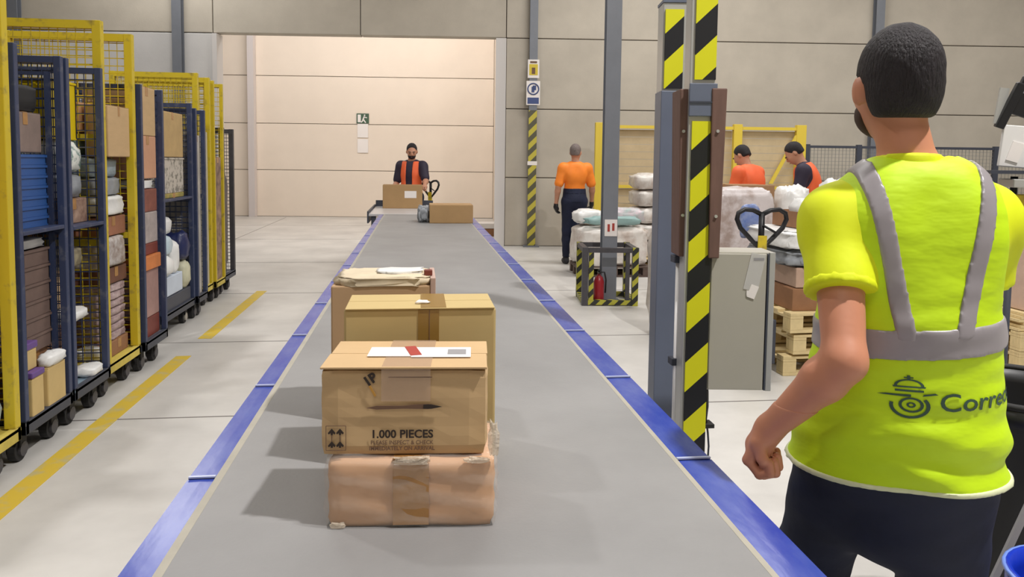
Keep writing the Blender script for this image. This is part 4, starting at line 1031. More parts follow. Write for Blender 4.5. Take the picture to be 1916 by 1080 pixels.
# --- fourth blue cart (F)
XF = -2.04
cart('fourth navy blue cage cart, full of white bags, with a pale front wheel', m_blu, XF, 6.28, 7.17, 2.0, m_deck_g, shelves=(1.16,), midbars=(1.14,), pw=0.04, hub=True)
MB_ = it('box', 'dark grey plinth box on the deck of the fourth blue cart', 'box', XF - 0.02, XF - 0.6, 6.34, 7.1, 0.216, 0.12, m_dsteel, tape=False)
it('box', 'pale blue-white box below the bags in the fourth blue cart', 'box', XF - 0.03, XF - 0.56, 6.4, 6.9, 0.342, 0.16, mat('paleblue', (204, 214, 228), 0.5, var=0.05), tape=False)
it('bag', 'pale bag leaning at the right end of the fourth blue cart', 'bag', XF - 0.0, XF - 0.2, 6.92, 7.1, 0.342, 0.26, mat('cream_green', (206, 204, 176), 0.5, var=0.15), 110)
for k, (x0, x1, y0, y1, z0, h, m, lb) in enumerate((
    (0.0, 0.24, 6.4, 6.66, 0.51, 0.18, m_bagw, 'white bag low at the front of the fourth blue cart'),
    (0.25, 0.5, 6.4, 6.75, 0.51, 0.24, m_baglb, 'pale blue bag low at the back of the fourth blue cart'),
    (0.0, 0.2, 6.86, 7.1, 0.60, 0.26, m_bagnv, 'navy blue bag among the white bags of the fourth blue cart'),
    (0.02, 0.24, 6.42, 6.7, 0.69, 0.17, m_baglb, 'pale blue bag in the middle of the fourth blue cart pile'),
    (0.02, 0.26, 6.67, 6.85, 0.51, 0.3, m_bagw, 'white bag beside the navy bag in the fourth blue cart'),
    (0.03, 0.24, 6.44, 6.72, 0.86, 0.16, m_bagw, 'topmost white bag of the fourth blue cart pile'),
    (0.26, 0.5, 6.4, 6.75, 0.755, 0.24, m_bagw, 'white bag at the back top of the fourth blue cart pile'))):
    it('bag', lb, 'bag', XF - x0, XF - x1, y0, y1, z0, h, m, 111 + k)
it('box', 'box with orange and green print on the shelf underside area of the fourth blue cart', 'box', XF - 0.05, XF - 0.6, 6.5, 7.05, 1.161, 0.04, mat('orgreen', (196, 166, 90), 0.6, rgb2=(120, 130, 70), scale=12))
crate('pale wire basket on the shelf of the fourth blue cart', XF - 0.05, XF - 0.6, 6.5, 7.05, 1.205, 0.3, mat('pale_basket', (196, 188, 176), 0.5, rgb2=(130, 126, 116), scale=18, thr=(0.42, 0.5)), None, 6, 'pale_basket')
it('box', 'tan box above the pale basket in the fourth blue cart', 'box', XF - 0.05, XF - 0.6, 6.5, 7.05, 1.51, 0.38, mat('tan_f', (190, 160, 110), 0.7, var=0.1))
bag('navy_garment', 'dark navy garment hanging on the cage end of the fourth blue cart', 'garment', (XF - 0.11, 6.44, 1.52), (0.13, 0.05, 0.36), mat('navy_cloth', (34, 42, 84), 0.8), 118, n=20, amp=0.08, power=0.5)
# --- fifth: narrow dark-blue
cart('narrow navy cage cart behind the cart of white bags', m_blu, -2.02, 7.2, 7.52, 1.96, m_deck_g, midbars=(1.14,), pw=0.04)
it('box', 'grey-white box stack filler in the narrow navy cart', 'box', -2.06, -2.5, 7.26, 7.46, 0.216, 1.5, mat('greywhite', (186, 180, 170), 0.6, var=0.2, scale=8))
cart('third yellow cage cart, far along the row behind the navy carts', m_yel, -2.1, 7.56, 8.02, 2.32, m_deck_y, pw=0.05)
it('box', 'pale tall wrapped box in the third yellow cart', 'box', -2.1 - 0.02, -2.55, 7.63, 7.95, 0.216, 1.55, mat('palecream', (200, 192, 166), 0.5, var=0.12, scale=6))
cart('last yellow cage cart, next to the dark folded cart', m_yel, -2.08, 8.06, 8.44, 2.3, m_deck_y, pw=0.035)
it('box', 'mottled brown box in the last yellow cart', 'box', -2.1, -2.5, 8.12, 8.38, 0.216, 1.3, mat('mott3', (170, 140, 120), 0.6, rgb2=(100, 80, 74), scale=12))
cart('dark grey cage cart at the far end of the row', m_dark, -2.1, 8.5, 8.98, 1.84, m_deck_g, pw=0.05, wp=0.04)
it('pack', 'dark bundled load in the last dark grey cart', 'load', -2.14, -2.6, 8.58, 8.9, 0.216, 1.3, mat('darkload', (110, 100, 98), 0.6, var=0.3, scale=14), 121)

# ------------------------------------------------------------------ people: distance fields turned into one smooth skin
def smin(a, b, k):
    h = np.clip(0.5 + 0.5 * (b - a) / k, 0, 1)
    return b + (a - b) * h - k * h * (1 - h)
def prim_sdf(p, P):
    if p[0] == 'c':
        _, a, b, ra, rb, k = p
        a = np.array(a, np.float32); b = np.array(b, np.float32); ab = b - a
        t = np.clip(((P - a) @ ab) / max(float(ab @ ab), 1e-9), 0, 1)
        return np.linalg.norm(P - a - t[..., None] * ab, axis=-1) - (ra + (rb - ra) * t)
    _, c, r, Rm, k = p
    q = (P - np.array(c, np.float32)) @ np.array(Rm, np.float32)
    r = np.array(r, np.float32)
    k0 = np.linalg.norm(q / r, axis=-1); k1 = np.linalg.norm(q / (r * r), axis=-1) + 1e-6
    return k0 * (k0 - 1) / k1
def prim_box(p, pad):
    if p[0] == 'c':
        a, b = np.array(p[1]), np.array(p[2]); r = max(p[3], p[4]) + pad
        return np.minimum(a, b) - r, np.maximum(a, b) + r
    r = max(p[2]) + pad; c = np.array(p[1]); return c - r, c + r
class Grid:
    def __init__(s, lo, hi, h):
        s.lo = np.array(lo, np.float32); s.h = h
        s.n = np.ceil((np.array(hi) - s.lo) / h).astype(int) + 1
        ax = [s.lo[i] + h * np.arange(s.n[i], dtype=np.float32) for i in range(3)]
        s.P = np.stack(np.meshgrid(*ax, indexing='ij'), -1)
    def field(s, prims, off=0.0):
        F = np.full(tuple(s.n), 0.3, np.float32)
        for p in prims:
            pad = 0.06 + off
            lo, hi = prim_box(p, pad)
            i0 = np.clip(((lo - s.lo) / s.h).astype(int), 0, s.n - 1); i1 = np.clip(((hi - s.lo) / s.h).astype(int) + 2, 0, s.n)
            if (i1 <= i0).any(): continue
            sl = tuple(slice(a, b) for a, b in zip(i0, i1))
            F[sl] = smin(F[sl], prim_sdf(p, s.P[sl]).astype(np.float32), p[-1])
        return F - off
def nets(g, F, name='skin'):
    F = F.copy()
    F[0], F[-1], F[:, 0], F[:, -1], F[:, :, 0], F[:, :, -1] = [np.maximum(q, 1e-3) for q in (F[0], F[-1], F[:, 0], F[:, -1], F[:, :, 0], F[:, :, -1])]
    S = F < 0
    c = [(i, j, k) for i in (0, 1) for j in (0, 1) for k in (0, 1)]
    n = F.shape
    cut = lambda A, o: A[o[0]:n[0] - 1 + o[0], o[1]:n[1] - 1 + o[1], o[2]:n[2] - 1 + o[2]]
    cnt = sum(cut(S, o).astype(np.int8) for o in c)
    idx = np.argwhere((cnt > 0) & (cnt < 8))
    if len(idx) == 0: return None
    acc = np.zeros((len(idx), 3)); num = np.zeros(len(idx))
    for o in c:
        for ax in range(3):
            if o[ax]: continue
            o2 = list(o); o2[ax] = 1
            A = F[idx[:, 0] + o[0], idx[:, 1] + o[1], idx[:, 2] + o[2]]; B = F[idx[:, 0] + o2[0], idx[:, 1] + o2[1], idx[:, 2] + o2[2]]
            m = (A < 0) != (B < 0)
            t = np.where(m, A / np.where(A == B, 1, A - B), 0)
            pt = np.tile(np.array(o, float), (len(idx), 1)); pt[:, ax] = t
            acc += pt * m[:, None]; num += m
    V = (idx + acc / num[:, None]) * g.h + g.lo
    lut = np.full((n[0] - 1, n[1] - 1, n[2] - 1), -1, np.int64); lut[tuple(idx.T)] = np.arange(len(idx))
    faces = []
    for ax in range(3):
        sl0 = [slice(None)] * 3; sl1 = [slice(None)] * 3; sl0[ax] = slice(0, -1); sl1[ax] = slice(1, None)
        A, B = S[tuple(sl0)], S[tuple(sl1)]
        e = np.argwhere(A != B); 
        if not len(e): continue
        u, v = (ax + 1) % 3, (ax + 2) % 3
        ok = (e[:, u] > 0) & (e[:, v] > 0) & (e[:, u] < n[u] - 1) & (e[:, v] < n[v] - 1); e = e[ok]
        sgn = A[tuple(e.T)]
        def cell(du, dv):
            q = e.copy(); q[:, u] -= du; q[:, v] -= dv; return lut[tuple(q.T)]
        q = np.stack([cell(0, 0), cell(1, 0), cell(1, 1), cell(0, 1)], 1)
        q[~sgn] = q[~sgn][:, ::-1]
        faces.append(q)
    Fc = np.concatenate(faces); Fc = Fc[(Fc >= 0).all(1)]
    me = bpy.data.meshes.new(name); me.from_pydata(V.tolist(), [], Fc.tolist()); me.update()
    return me
def skin_obj(name, g, F, m, parent, sm=2, fac=0.5):
    me = nets(g, F, name)
    bm = bmesh.new(); bm.from_mesh(me)
    for _ in range(sm): bmesh.ops.smooth_vert(bm, verts=bm.verts, factor=fac, use_axis_x=True, use_axis_y=True, use_axis_z=True)
    bm.to_mesh(me); bm.free()
    return link(name, me, m, parent, 0, True)

I3 = np.eye(3)
def rotm(rx=0, ry=0, rz=0): return np.array(Euler((rx, ry, rz)).to_matrix())
def xf(prims, Rm, piv, tr=(0, 0, 0)):
    piv = np.array(piv, float); tr = np.array(tr, float); out = []
    f = lambda q: tuple(Rm @ (np.array(q, float) - piv) + piv + tr)
    for p in prims:
        if p[0] == 'c': out.append(('c', f(p[1]), f(p[2]), p[3], p[4], p[5]))
        else: out.append(('e', f(p[1]), p[2], Rm @ np.array(p[3]), p[4]))
    return out
def head_prims():
    P = [('e', (0, -0.012, 1.675), (0.076, 0.094, 0.098), I3, 0.02), ('e', (0, 0.03, 1.625), (0.062, 0.066, 0.082), I3, 0.03),
         ('e', (0, 0.055, 1.585), (0.036, 0.032, 0.03), I3, 0.02), ('e', (0, 0.087, 1.668), (0.05, 0.014, 0.014), I3, 0.015),
         ('c', (0, 0.09, 1.665), (0, 0.108, 1.628), 0.009, 0.014, 0.01), ('e', (-0.012, 0.102, 1.624), (0.009, 0.01, 0.008), I3, 0.006), ('e', (0.012, 0.102, 1.624), (0.009, 0.01, 0.008), I3, 0.006),
         ('e', (0, 0.088, 1.598), (0.026, 0.012, 0.006), I3, 0.008), ('e', (0, 0.086, 1.588), (0.023, 0.012, 0.007), I3, 0.008)]
    for s in (-1, 1):
        P += [('e', (s * 0.081, -0.008, 1.648), (0.011, 0.02, 0.034), rotm(-0.15, 0, s * -0.35), 0.006), ('e', (s * 0.036, 0.072, 1.635), (0.022, 0.02, 0.02), I3, 0.02)]
    return P
def hand_prims(wr, dirv, palm_n, side, curl):
    """wrist point, direction of the hand, palm normal, side +1 thumb side sign; curl 0..1 per knuckle"""
    wr = np.array(wr, float); d = np.array(dirv, float); d /= np.linalg.norm(d); n = np.array(palm_n, float); n -= d * (n @ d); n /= np.linalg.norm(n)
    s = np.cross(d, n) * side
    P = [('c', tuple(wr), tuple(wr + d * 0.05), 0.026, 0.03, 0.02)]
    for k, (o, L, r) in enumerate(((0.030, 0.082, 0.0095), (0.010, 0.092, 0.0098), (-0.010, 0.086, 0.0095), (-0.029, 0.066, 0.0085))):
        b = wr + d * (0.085 - 0.005 * abs(k - 1)) + s * o
        P.append(('c', tuple(wr + d * 0.02 + s * o * 0.5), tuple(b), 0.015, 0.012, 0.010))
        dd = d.copy(); p = b
        for j, fr in enumerate((0.45, 0.32, 0.26)):
            a = curl * (1.35 if j < 2 else 0.9)
            dd = dd * math.cos(a) + np.cross(s * 0 + np.cross(dd, n) / max(np.linalg.norm(np.cross(dd, n)), 1e-6), dd) * 0 + 0
            # rotate about s towards the palm normal
            ax = np.cross(d, n); ax /= np.linalg.norm(ax)
            d0 = d * math.cos(curl * (j + 1) * 1.3) + n * math.sin(curl * (j + 1) * 1.3)
            q = p + d0 * L * fr
            P.append(('c', tuple(p), tuple(q), r, r * 0.93, 0.003)); p = q; dd = d0
    tb = wr + d * 0.03 + s * 0.028
    t1 = tb + (d * 0.6 + s * (0.7 - 0.5 * curl) + n * 0.5 * (0.4 + curl)) * 0.036
    t2 = t1 + (d * (0.9 - 0.2 * curl) + s * (0.1 - 0.7 * curl) + n * 0.35) * 0.03
    P += [('c', tuple(wr + d * 0.015 + s * 0.012), tuple(tb), 0.018, 0.015, 0.012), ('c', tuple(tb), tuple(t1), 0.014, 0.011, 0.006), ('c', tuple(t1), tuple(t2), 0.011, 0.0095, 0.004)]
    return P
def body_prims(J, curl=0.35, girth=1.0):
    g_ = girth
    tor = [('e', (0, 0.0, 1.29), (0.155 * g_, 0.112 * g_, 0.19), I3, 0.05), ('e', (0, 0.01, 1.08), (0.148 * g_, 0.11 * g_, 0.15), I3, 0.06),
           ('e', (0, -0.005, 0.95), (0.165 * g_, 0.125 * g_, 0.12), I3, 0.06), ('c', (-0.13, -0.01, J.get('zs', 1.425)), (0, -0.01, 1.43), 0.058, 0.066, 0.05), ('c', (0.13, -0.01, J.get('zs', 1.425)), (0, -0.01, 1.43), 0.058, 0.066, 0.05),
           ('c', (-0.06, -0.025, 1.45), (0.06, -0.025, 1.45), 0.055, 0.055, 0.05), ('e', (-0.07, -0.07, 1.33), (0.08, 0.05, 0.11), I3, 0.04), ('e', (0.07, -0.07, 1.33), (0.08, 0.05, 0.11), I3, 0.04)]
    neck = [('c', (0, -0.02, 1.43), (J.get('nx', 0), -0.0, 1.6), 0.062, 0.052, 0.03)]
    arms = {}
    for s, k in ((-1, 'L'), (1, 'R')):
        sh, el, wr = J['sh' + k], J['el' + k], J['wr' + k]
        m = tuple(np.array(el) * 0.75 + np.array(wr) * 0.25)
        arms[k] = [('e', tuple(np.array(sh) + np.array([0, 0, -0.01])), (0.062, 0.062, 0.07), I3, 0.04), ('c', sh, el, 0.054, 0.041, 0.03), ('c', el, m, 0.042, 0.044, 0.02), ('c', m, wr, 0.044, 0.027, 0.02)]
        hd = J.get('hd' + k); 
        if hd is None: hd = tuple(np.array(wr) - np.array(el))
        arms[k] += hand_prims(wr, hd, J.get('pn' + k, (-s, 0.2, 0)), J.get('ts' + k, 1 if s < 0 else -1), J.get('curl' + k, curl))
    legs = []
    for k in 'LR':
        hp, kn, an = J['hp' + k], J['kn' + k], J['an' + k]
        hp, kn, an = map(np.array, (hp, kn, an))
        legs += [('c', tuple(hp), tuple(kn), 0.092, 0.062, 0.05), ('c', tuple(kn), tuple(kn * 0.65 + an * 0.35 + np.array([0, -0.015, 0])), 0.06, 0.06, 0.03), ('c', tuple(kn * 0.65 + an * 0.35 + np.array([0, -0.012, 0])), tuple(an), 0.058, 0.04, 0.03)]
    return tor, neck, arms, legs
def shoe_prims(J, k):
    an = np.array(J['an' + k]); t = np.array(J.get('toe' + k, (0, 1, 0)), float); t /= np.linalg.norm(t)
    b = an + np.array([0, 0, -0.045])
    return [('c', tuple(b - t * 0.05), tuple(b + t * 0.06), 0.04, 0.043, 0.03), ('c', tuple(b + t * 0.05), tuple(b + t * 0.17 - np.array([0, 0, 0.008])), 0.045, 0.036, 0.03), ('c', tuple(an + np.array([0, 0, 0.03])), tuple(b), 0.045, 0.045, 0.03)]
DEFJ = dict(shL=(-0.18, -0.01, 1.43), shR=(0.18, -0.01, 1.43), elL=(-0.235, -0.03, 1.14), elR=(0.235, -0.03, 1.14), wrL=(-0.25, 0.06, 0.90), wrR=(0.25, 0.06, 0.90),
            hpL=(-0.092, 0, 0.92), hpR=(0.092, 0, 0.92), knL=(-0.105, 0.03, 0.5), knR=(0.105, 0.03, 0.5), anL=(-0.11, -0.02, 0.09), anR=(0.11, -0.02, 0.09))
def face_bits(t, hR, hpiv, htr, skinm, glasses=False, beard=None):
    def T(p): q = hR @ (np.array(p) - np.array(hpiv)) + np.array(hpiv) + np.array(htr); return tuple(q)
    for s in (-1, 1):
        c = T((s * 0.031, 0.083, 1.647))
        e_ = MB().lathe([(0.0001, -0.011), (0.008, -0.008), (0.0115, 0), (0.008, 0.008), (0.0001, 0.011)], c, 12).build('eye', mat('eye_white', (225, 220, 214), 0.2), t, 0, True)
        MB().cyl(T((s * 0.031, 0.09, 1.647)), T((s * 0.031, 0.0955, 1.647)), 0.005, 10).build('iris', m_ink, e_)
        MB().tube([T((s * 0.015, 0.1, 1.672)), T((s * 0.032, 0.1, 1.677)), T((s * 0.05, 0.086, 1.671))], 0.0045, 6).build('eyebrow', m_hair, t)
    mb = MB(); mb.tube([T((-0.022, 0.094, 1.593)), T((0, 0.102, 1.592)), T((0.022, 0.094, 1.593))], 0.003, 6); mb.build('mouth', mat('lip', (168, 96, 84), 0.5), t)

def far_person(name, label, px, d, rz, J, top, h=0.013, skinm=m_skin2, hair=m_hair, lean=0.0, lean_z=0.0, head=(0, 0, 0), scale=1.0, gloves=False, beard=False, vest=None, sleeves_to=0.45, tr_m=m_navy, y_off=0.0, curl=0.4, band=None, root=None):
    JJ = dict(DEFJ); JJ.update(J)
    q = root if root is not None else vert_x(px, d, 1.0)
    t = thing(name, label, 'person', (q.x, q.y + y_off, 0), rz); t.scale = (scale,) * 3
    tor, neck, arms, legs = body_prims(JJ, curl)
    hd = head_prims(); hR = rotm(*head); hp = (0, -0.01, 1.56)
    hd = xf(hd, hR, hp)
    hairp = xf([('e', (0, -0.02, 1.69), (0.083, 0.1, 0.098), I3, 0.02), ('e', (0, -0.06, 1.63), (0.07, 0.05, 0.07), I3, 0.02)], hR, hp)
    LR = rotm(lean, 0, lean_z); piv = (0, 0, 0.95)
    up = lambda P: xf(P, LR, piv)
    tor_u, neck_u, hd, hairp = up(tor), up(neck), up(hd), up(hairp)
    arms = {k: (v if J.get('abs') else up(v)) for k, v in arms.items()}
    if lean: tor_u = tor_u + [tor[2]]
    allp = tor_u + neck_u + hd + arms['L'] + arms['R'] + legs
    lo = np.min([prim_box(p, 0.05)[0] for p in allp], 0); hi = np.max([prim_box(p, 0.05)[1] for p in allp], 0); lo[2] = -0.02
    g = Grid(lo, hi, h)
    Fs = g.field(allp)
    skin_obj('body', g, Fs, skinm, t, 1)
    x, y, z = g.P[..., 0], g.P[..., 1], g.P[..., 2]
    LRi = np.linalg.inv(LR); Q = (g.P - np.array(piv)) @ LRi.T + np.array(piv)     # back to the upright frame
    qz, qx, qy = Q[..., 2], Q[..., 0], Q[..., 1]
    # trousers
    Ft = g.field(legs + [tor[2]], 0.014); Ft = np.maximum(Ft, np.maximum(z - 1.02, 0.1 - z)) + 0.004 * noise3(g.P * 14, 1)
    skin_obj('trousers', g, Ft, tr_m, t, 1)
    # shirt: torso and sleeves
    slv = []
    for k in 'LR':
        a = np.array(arms[k][1][1]); b = np.array(arms[k][1][2]); slv.append(('c', tuple(a), tuple(a + (b - a) * sleeves_to * 1.6 if sleeves_to < 0.6 else b), 0.06, 0.055, 0.03))
    Fq = g.field(tor_u + slv + [arms['L'][0], arms['R'][0]], 0.014)
    nk = np.linalg.norm((Q - np.array([0, 0.0, 1.55])) / np.array([1, 1, 1.0]), axis=-1)
    Fq = np.maximum(Fq, np.maximum(0.07 - nk, 0.93 - qz)) + 0.004 * noise3(g.P * 12, 2)
    skin_obj('shirt', g, Fq, top, t, 1)
    if band:
        for (z0, z1, m_, nm) in band:
            Fb = np.maximum(np.maximum(g.field(tor_u, 0.022), np.maximum(qz - z1, z0 - qz)), np.abs(qx) - 0.19)
            skin_obj(nm, g, Fb, m_, t, 0)
    if vest:
        Fv = g.field(tor_u, 0.024)
        op = 0.05 - np.abs(qx) + np.where(qy > 0, 0, 1) * -10
        Fv = np.maximum(np.maximum(Fv, np.maximum(0.09 - nk, np.maximum(0.9 - qz, qz - 1.5))), np.abs(qx) - 0.168)
        if vest[1]: Fv = np.maximum(Fv, op)
        skin_obj('vest', g, Fv, vest[0], t, 1)
    Fh = g.field(hairp)
    hdl = (Q - np.array(hp)) @ np.linalg.inv(hR).T + np.array(hp)
    Fh = np.maximum(Fh, np.maximum(hdl[..., 1] - 0.045 - (hdl[..., 2] - 1.70) * 0.5, 1.61 - hdl[..., 2] + 0.0))
    skin_obj('hair', g, Fh, hair, t, 1)
    hb = [MB]
    if beard:
        Fb = g.field(up(xf([('e', (0, 0.045, 1.60), (0.064, 0.062, 0.055), I3, 0.02)], hR, hp)))
        Fb = np.maximum(Fb, np.maximum(hdl[..., 2] - 1.612, 0.02 - hdl[..., 1]))
        skin_obj('beard', g, Fb, m_hair, t, 1)
    for k in 'LR': skin_obj('shoe', g, np.maximum(g.field(shoe_prims(JJ, k)), 0.0 - z), m_shoe, t, 1)
    if gloves:
        for k in 'LR': skin_obj('glove', g, g.field(arms[k][4:], 0.006), m_black, t, 0)
    # face details follow head and lean
    if not isinstance(lean, str):
        RR = LR @ hR
        def T(p):
            q_ = hR @ (np.array(p) - np.array(hp)) + np.array(hp); return tuple(LR @ (q_ - np.array(piv)) + np.array(piv))
        for s in (-1, 1):
            MB().lathe([(0.0001, -0.01), (0.008, -0.007), (0.0105, 0), (0.008, 0.007), (0.0001, 0.01)], T((s * 0.031, 0.088, 1.647)), 10).build('eye', m_ink, t, 0, True)
            MB().tube([T((s * 0.014, 0.101, 1.671)), T((s * 0.032, 0.1, 1.676)), T((s * 0.05, 0.086, 1.67))], 0.005, 6).build('eyebrow', m_hair, t)
        MB().tube([T((-0.022, 0.096, 1.593)), T((0, 0.104, 1.592)), T((0.022, 0.096, 1.593))], 0.004, 6).build('mouth', mat('lip', (150, 84, 74), 0.5), t)
    return t

# walker in orange and navy, seen from behind
fo = Wz(1062, 494, 0)
far_person('person', 'person walking away in orange and navy shirt, navy trousers and dark gloves', 1075, 11.1, 0.05,
           dict(elL=(-0.255, -0.03, 1.15), wrL=(-0.27, 0.03, 0.9), elR=(0.265, 0.0, 1.15), wrR=(0.29, 0.1, 0.93), knL=(-0.09, 0.06, 0.5), anL=(-0.09, 0.1, 0.09), knR=(0.07, 0.0, 0.5), anR=(0.05, -0.28, 0.13)),
           m_orsh, hair=m_hairg, head=(0, 0, -0.5), gloves=True, band=[(0.92, 1.13, m_navy, 'navy_band'), (1.035, 1.08, m_refl, 'reflective_band')], sleeves_to=0.5, scale=1.0)
# bearded man holding the pallet truck handle
q = vert_x(770, 11.55, 1.0)
far_person('person', 'person with beard in open orange vest and dark shirt beyond the belt end', 770, 11.8, math.pi - 0.35,
           dict(elR=(0.24, 0.02, 1.16), wrR=(0.22, 0.2, 1.02), elL=(-0.27, 0.1, 1.2), wrL=(-0.33, 0.32, 1.14), pnL=(0, 0, -1), curlL=0.7),
           m_navsh, head=(-0.25, 0, 0.35), vest=(m_or, True), beard=True, sleeves_to=0.5)
# worker bending, back to camera, behind the load
far_person('person', 'person with dark hair in orange vest, only back visible above the wrapped load', 1414, 9.0, 0.5,
           dict(elL=(-0.24, 0.1, 1.2), wrL=(-0.2, 0.3, 1.1), elR=(0.24, 0.1, 1.2), wrR=(0.2, 0.3, 1.1)),
           m_or, lean=-0.28, head=(-0.3, 0, 0.2), vest=(m_or, False), scale=1.0)
far_person('person', 'person leaning left in orange vest with navy sleeve, holding a white bag', 1530, 8.6, 1.0,
           dict(elL=(-0.24, 0.12, 1.2), wrL=(-0.18, 0.36, 1.12), elR=(0.24, 0.12, 1.2), wrR=(0.2, 0.36, 1.12)),
           m_navsh, lean=-0.35, head=(-0.35, 0, 0.1), vest=(m_or, False), scale=1.03)
q = vert_x(1480, 7.75, 1.2)
bag('white_sack', 'upright white sack on a carton in front of the leaning worker', 'sack', (q.x, q.y, 0.8), (0.38, 0.4, 0.52), m_bagw, 131, n=32, amp=0.12, power=0.7)
carton('brown_carton', 'brown carton under the upright white sack behind the goods stack', 'box', (q.x, q.y, 0), (0.42, 0.5, 0.79), m_card5)
q = vert_x(1392, 7.75, 1.2)
carton('brown_carton', 'large brown carton in front of the worker seen only by the back', 'box', (q.x, q.y, 0), (0.44, 0.45, 1.3), mat('cb9', (170, 132, 96), 0.7, var=0.1))

# ------------------------------------------------------------------ man in the lime vest, foreground
MP = vert_x(1694, 1.64, 1.2)
man = thing('person', 'person in lime hi-vis vest over yellow t-shirt, seen from behind beside the belt', 'person', (MP.x, MP.y, 0), -0.25)
J = dict(DEFJ)
MI = (Matrix.Translation((MP.x, MP.y, 0)) @ Matrix.Rotation(-0.25, 4, 'Z')).inverted()
def LP(px, py, d): return tuple(MI @ W(px, py, d))
_w, _k = Vector(LP(1440, 802, 1.64)), Vector(LP(1404, 862, 1.68))
J.update(nx=-0.03, zs=1.395, shL=(-0.158, -0.02, 1.382), elL=LP(1580, 676, 1.50), wrL=tuple(_w), hdL=tuple(_k - _w), pnL=(0.8, -0.5, -0.35), curlL=0.95,
         shR=(0.148, 0.0, 1.388), elR=(0.168, 0.05, 1.13), wrR=(0.11, 0.24, 1.0), curlR=0.5,
         knL=(-0.115, 0.2, 0.52), anL=(-0.12, 0.22, 0.095), knR=(0.11, 0.02, 0.5), anR=(0.11, -0.22, 0.13))
tor, neck, arms, legs = body_prims(J, girth=0.9)
hR = rotm(0.04, 0, 0.06); hpv = (0, -0.01, 1.56); htr = (-0.036, 0.02, 0.014)
hd = xf(head_prims(), hR, hpv, htr)
g = Grid((-0.46, -0.42, -0.01), (0.42, 0.5, 1.86), 0.0075)
x, y, z = g.P[..., 0], g.P[..., 1], g.P[..., 2]
bodyF = g.field(tor + neck + hd + arms['L'] + arms['R'] + legs)
skin_obj('body', g, bodyF, m_skin, man, 2)
# finer left hand is rebuilt by the same field at higher resolution as glove-thin skin over the fist
_m = (_w + _k) / 2
gh = Grid(tuple(_m - Vector((0.11, 0.11, 0.11))), tuple(_m + Vector((0.11, 0.11, 0.11))), 0.0032)
skin_obj('hand', gh, gh.field(arms['L'][2:], 0.0012), m_skin, man, 1)
# hair
H_ = xf([('e', (0, -0.018, 1.695), (0.083, 0.1, 0.1), I3, 0.02), ('e', (0, -0.05, 1.635), (0.07, 0.06, 0.075), I3, 0.03)], hR, hpv, htr)
Fh = g.field(H_)
hl = (g.P - np.array(hpv) - np.array(htr)) @ np.linalg.inv(hR).T + np.array(hpv)
ly, lz, lx_ = hl[..., 1], hl[..., 2], hl[..., 0]
Fh = np.maximum(Fh, ly - 0.06 - (lz - 1.71) * 0.4)
Fh = np.maximum(Fh, np.minimum(1.592 - lz, 10))                                     # nape line
ear = 0.034 - np.sqrt((ly - 0.012) ** 2 + ((lz - 1.64) * 0.8) ** 2)
Fh = np.maximum(Fh, np.where(np.abs(lx_) > 0.05, ear, -1))
Fh = np.maximum(Fh, np.where((ly > 0.01) & (lz < 1.66), 0.01, -1))
Fh = Fh + 0.0012 * np.sin(lx_ * 190 + lz * 60) * np.sin(lz * 150) 
skin_obj('hair', g, Fh, m_hair, man, 2)
# beard shadow on the cheek
Fb = g.field(xf([('e', (0, 0.04, 1.60), (0.0655, 0.064, 0.056), I3, 0.02)], hR, hpv, htr))
Fb = np.maximum(Fb, np.maximum(lz - 1.618, 0.02 - ly))
skin_obj('beard', g, Fb, mat('stubble', (70, 50, 42), 0.8), man, 1)
face_bits(man, hR, hpv, htr, m_skin)
# t-shirt
sl = []
for k in 'LR':
    a, b = np.array(J['sh' + k]), np.array(J['el' + k])
    sl += [('c', tuple(a), tuple(a + (b - a) * 0.8), 0.058, 0.057, 0.035), arms[k][0]]
eL, eR = [np.array(J['el' + k]) - np.array(J['sh' + k]) for k in 'LR']
def alongarm(k):
    a, b = np.array(J['sh' + k]), np.array(J['el' + k]); L = np.linalg.norm(b - a); return ((g.P - a) @ ((b - a) / L)) - L * 0.54
Ft = g.field(tor, 0.013)
for k, q_ in (('L', sl[:2]), ('R', sl[2:])):
    Ft = smin(Ft, np.maximum(g.field(q_, 0.013), alongarm(k)), 0.02)
nk = np.linalg.norm((g.P - np.array([-0.004, -0.006, 1.57])), axis=-1)
Ft = np.maximum(Ft, np.maximum(0.078 - nk, 0.95 - z))
ws = g.P * np.array([9, 9, 16])
Ft += 0.0022 * noise3(ws, 4)
skin_obj('tshirt', g, Ft, m_tee, man, 1)
Fc = np.maximum(np.maximum(g.field(neck, 0.014), np.maximum(z - 1.522 - (y * -0.12), 1.47 - z)), -1)
skin_obj('collar', g, Fc, m_tee, man, 1)
# sleeve hem band
Fe = np.maximum(np.maximum(g.field(sl[:2], 0.0155), np.where(x < -0.02, np.maximum(alongarm('L') - 0.001, -alongarm('L') - 0.022), 1)), -1)
skin_obj('sleeve_hem', g, Fe, m_tee, man, 1)
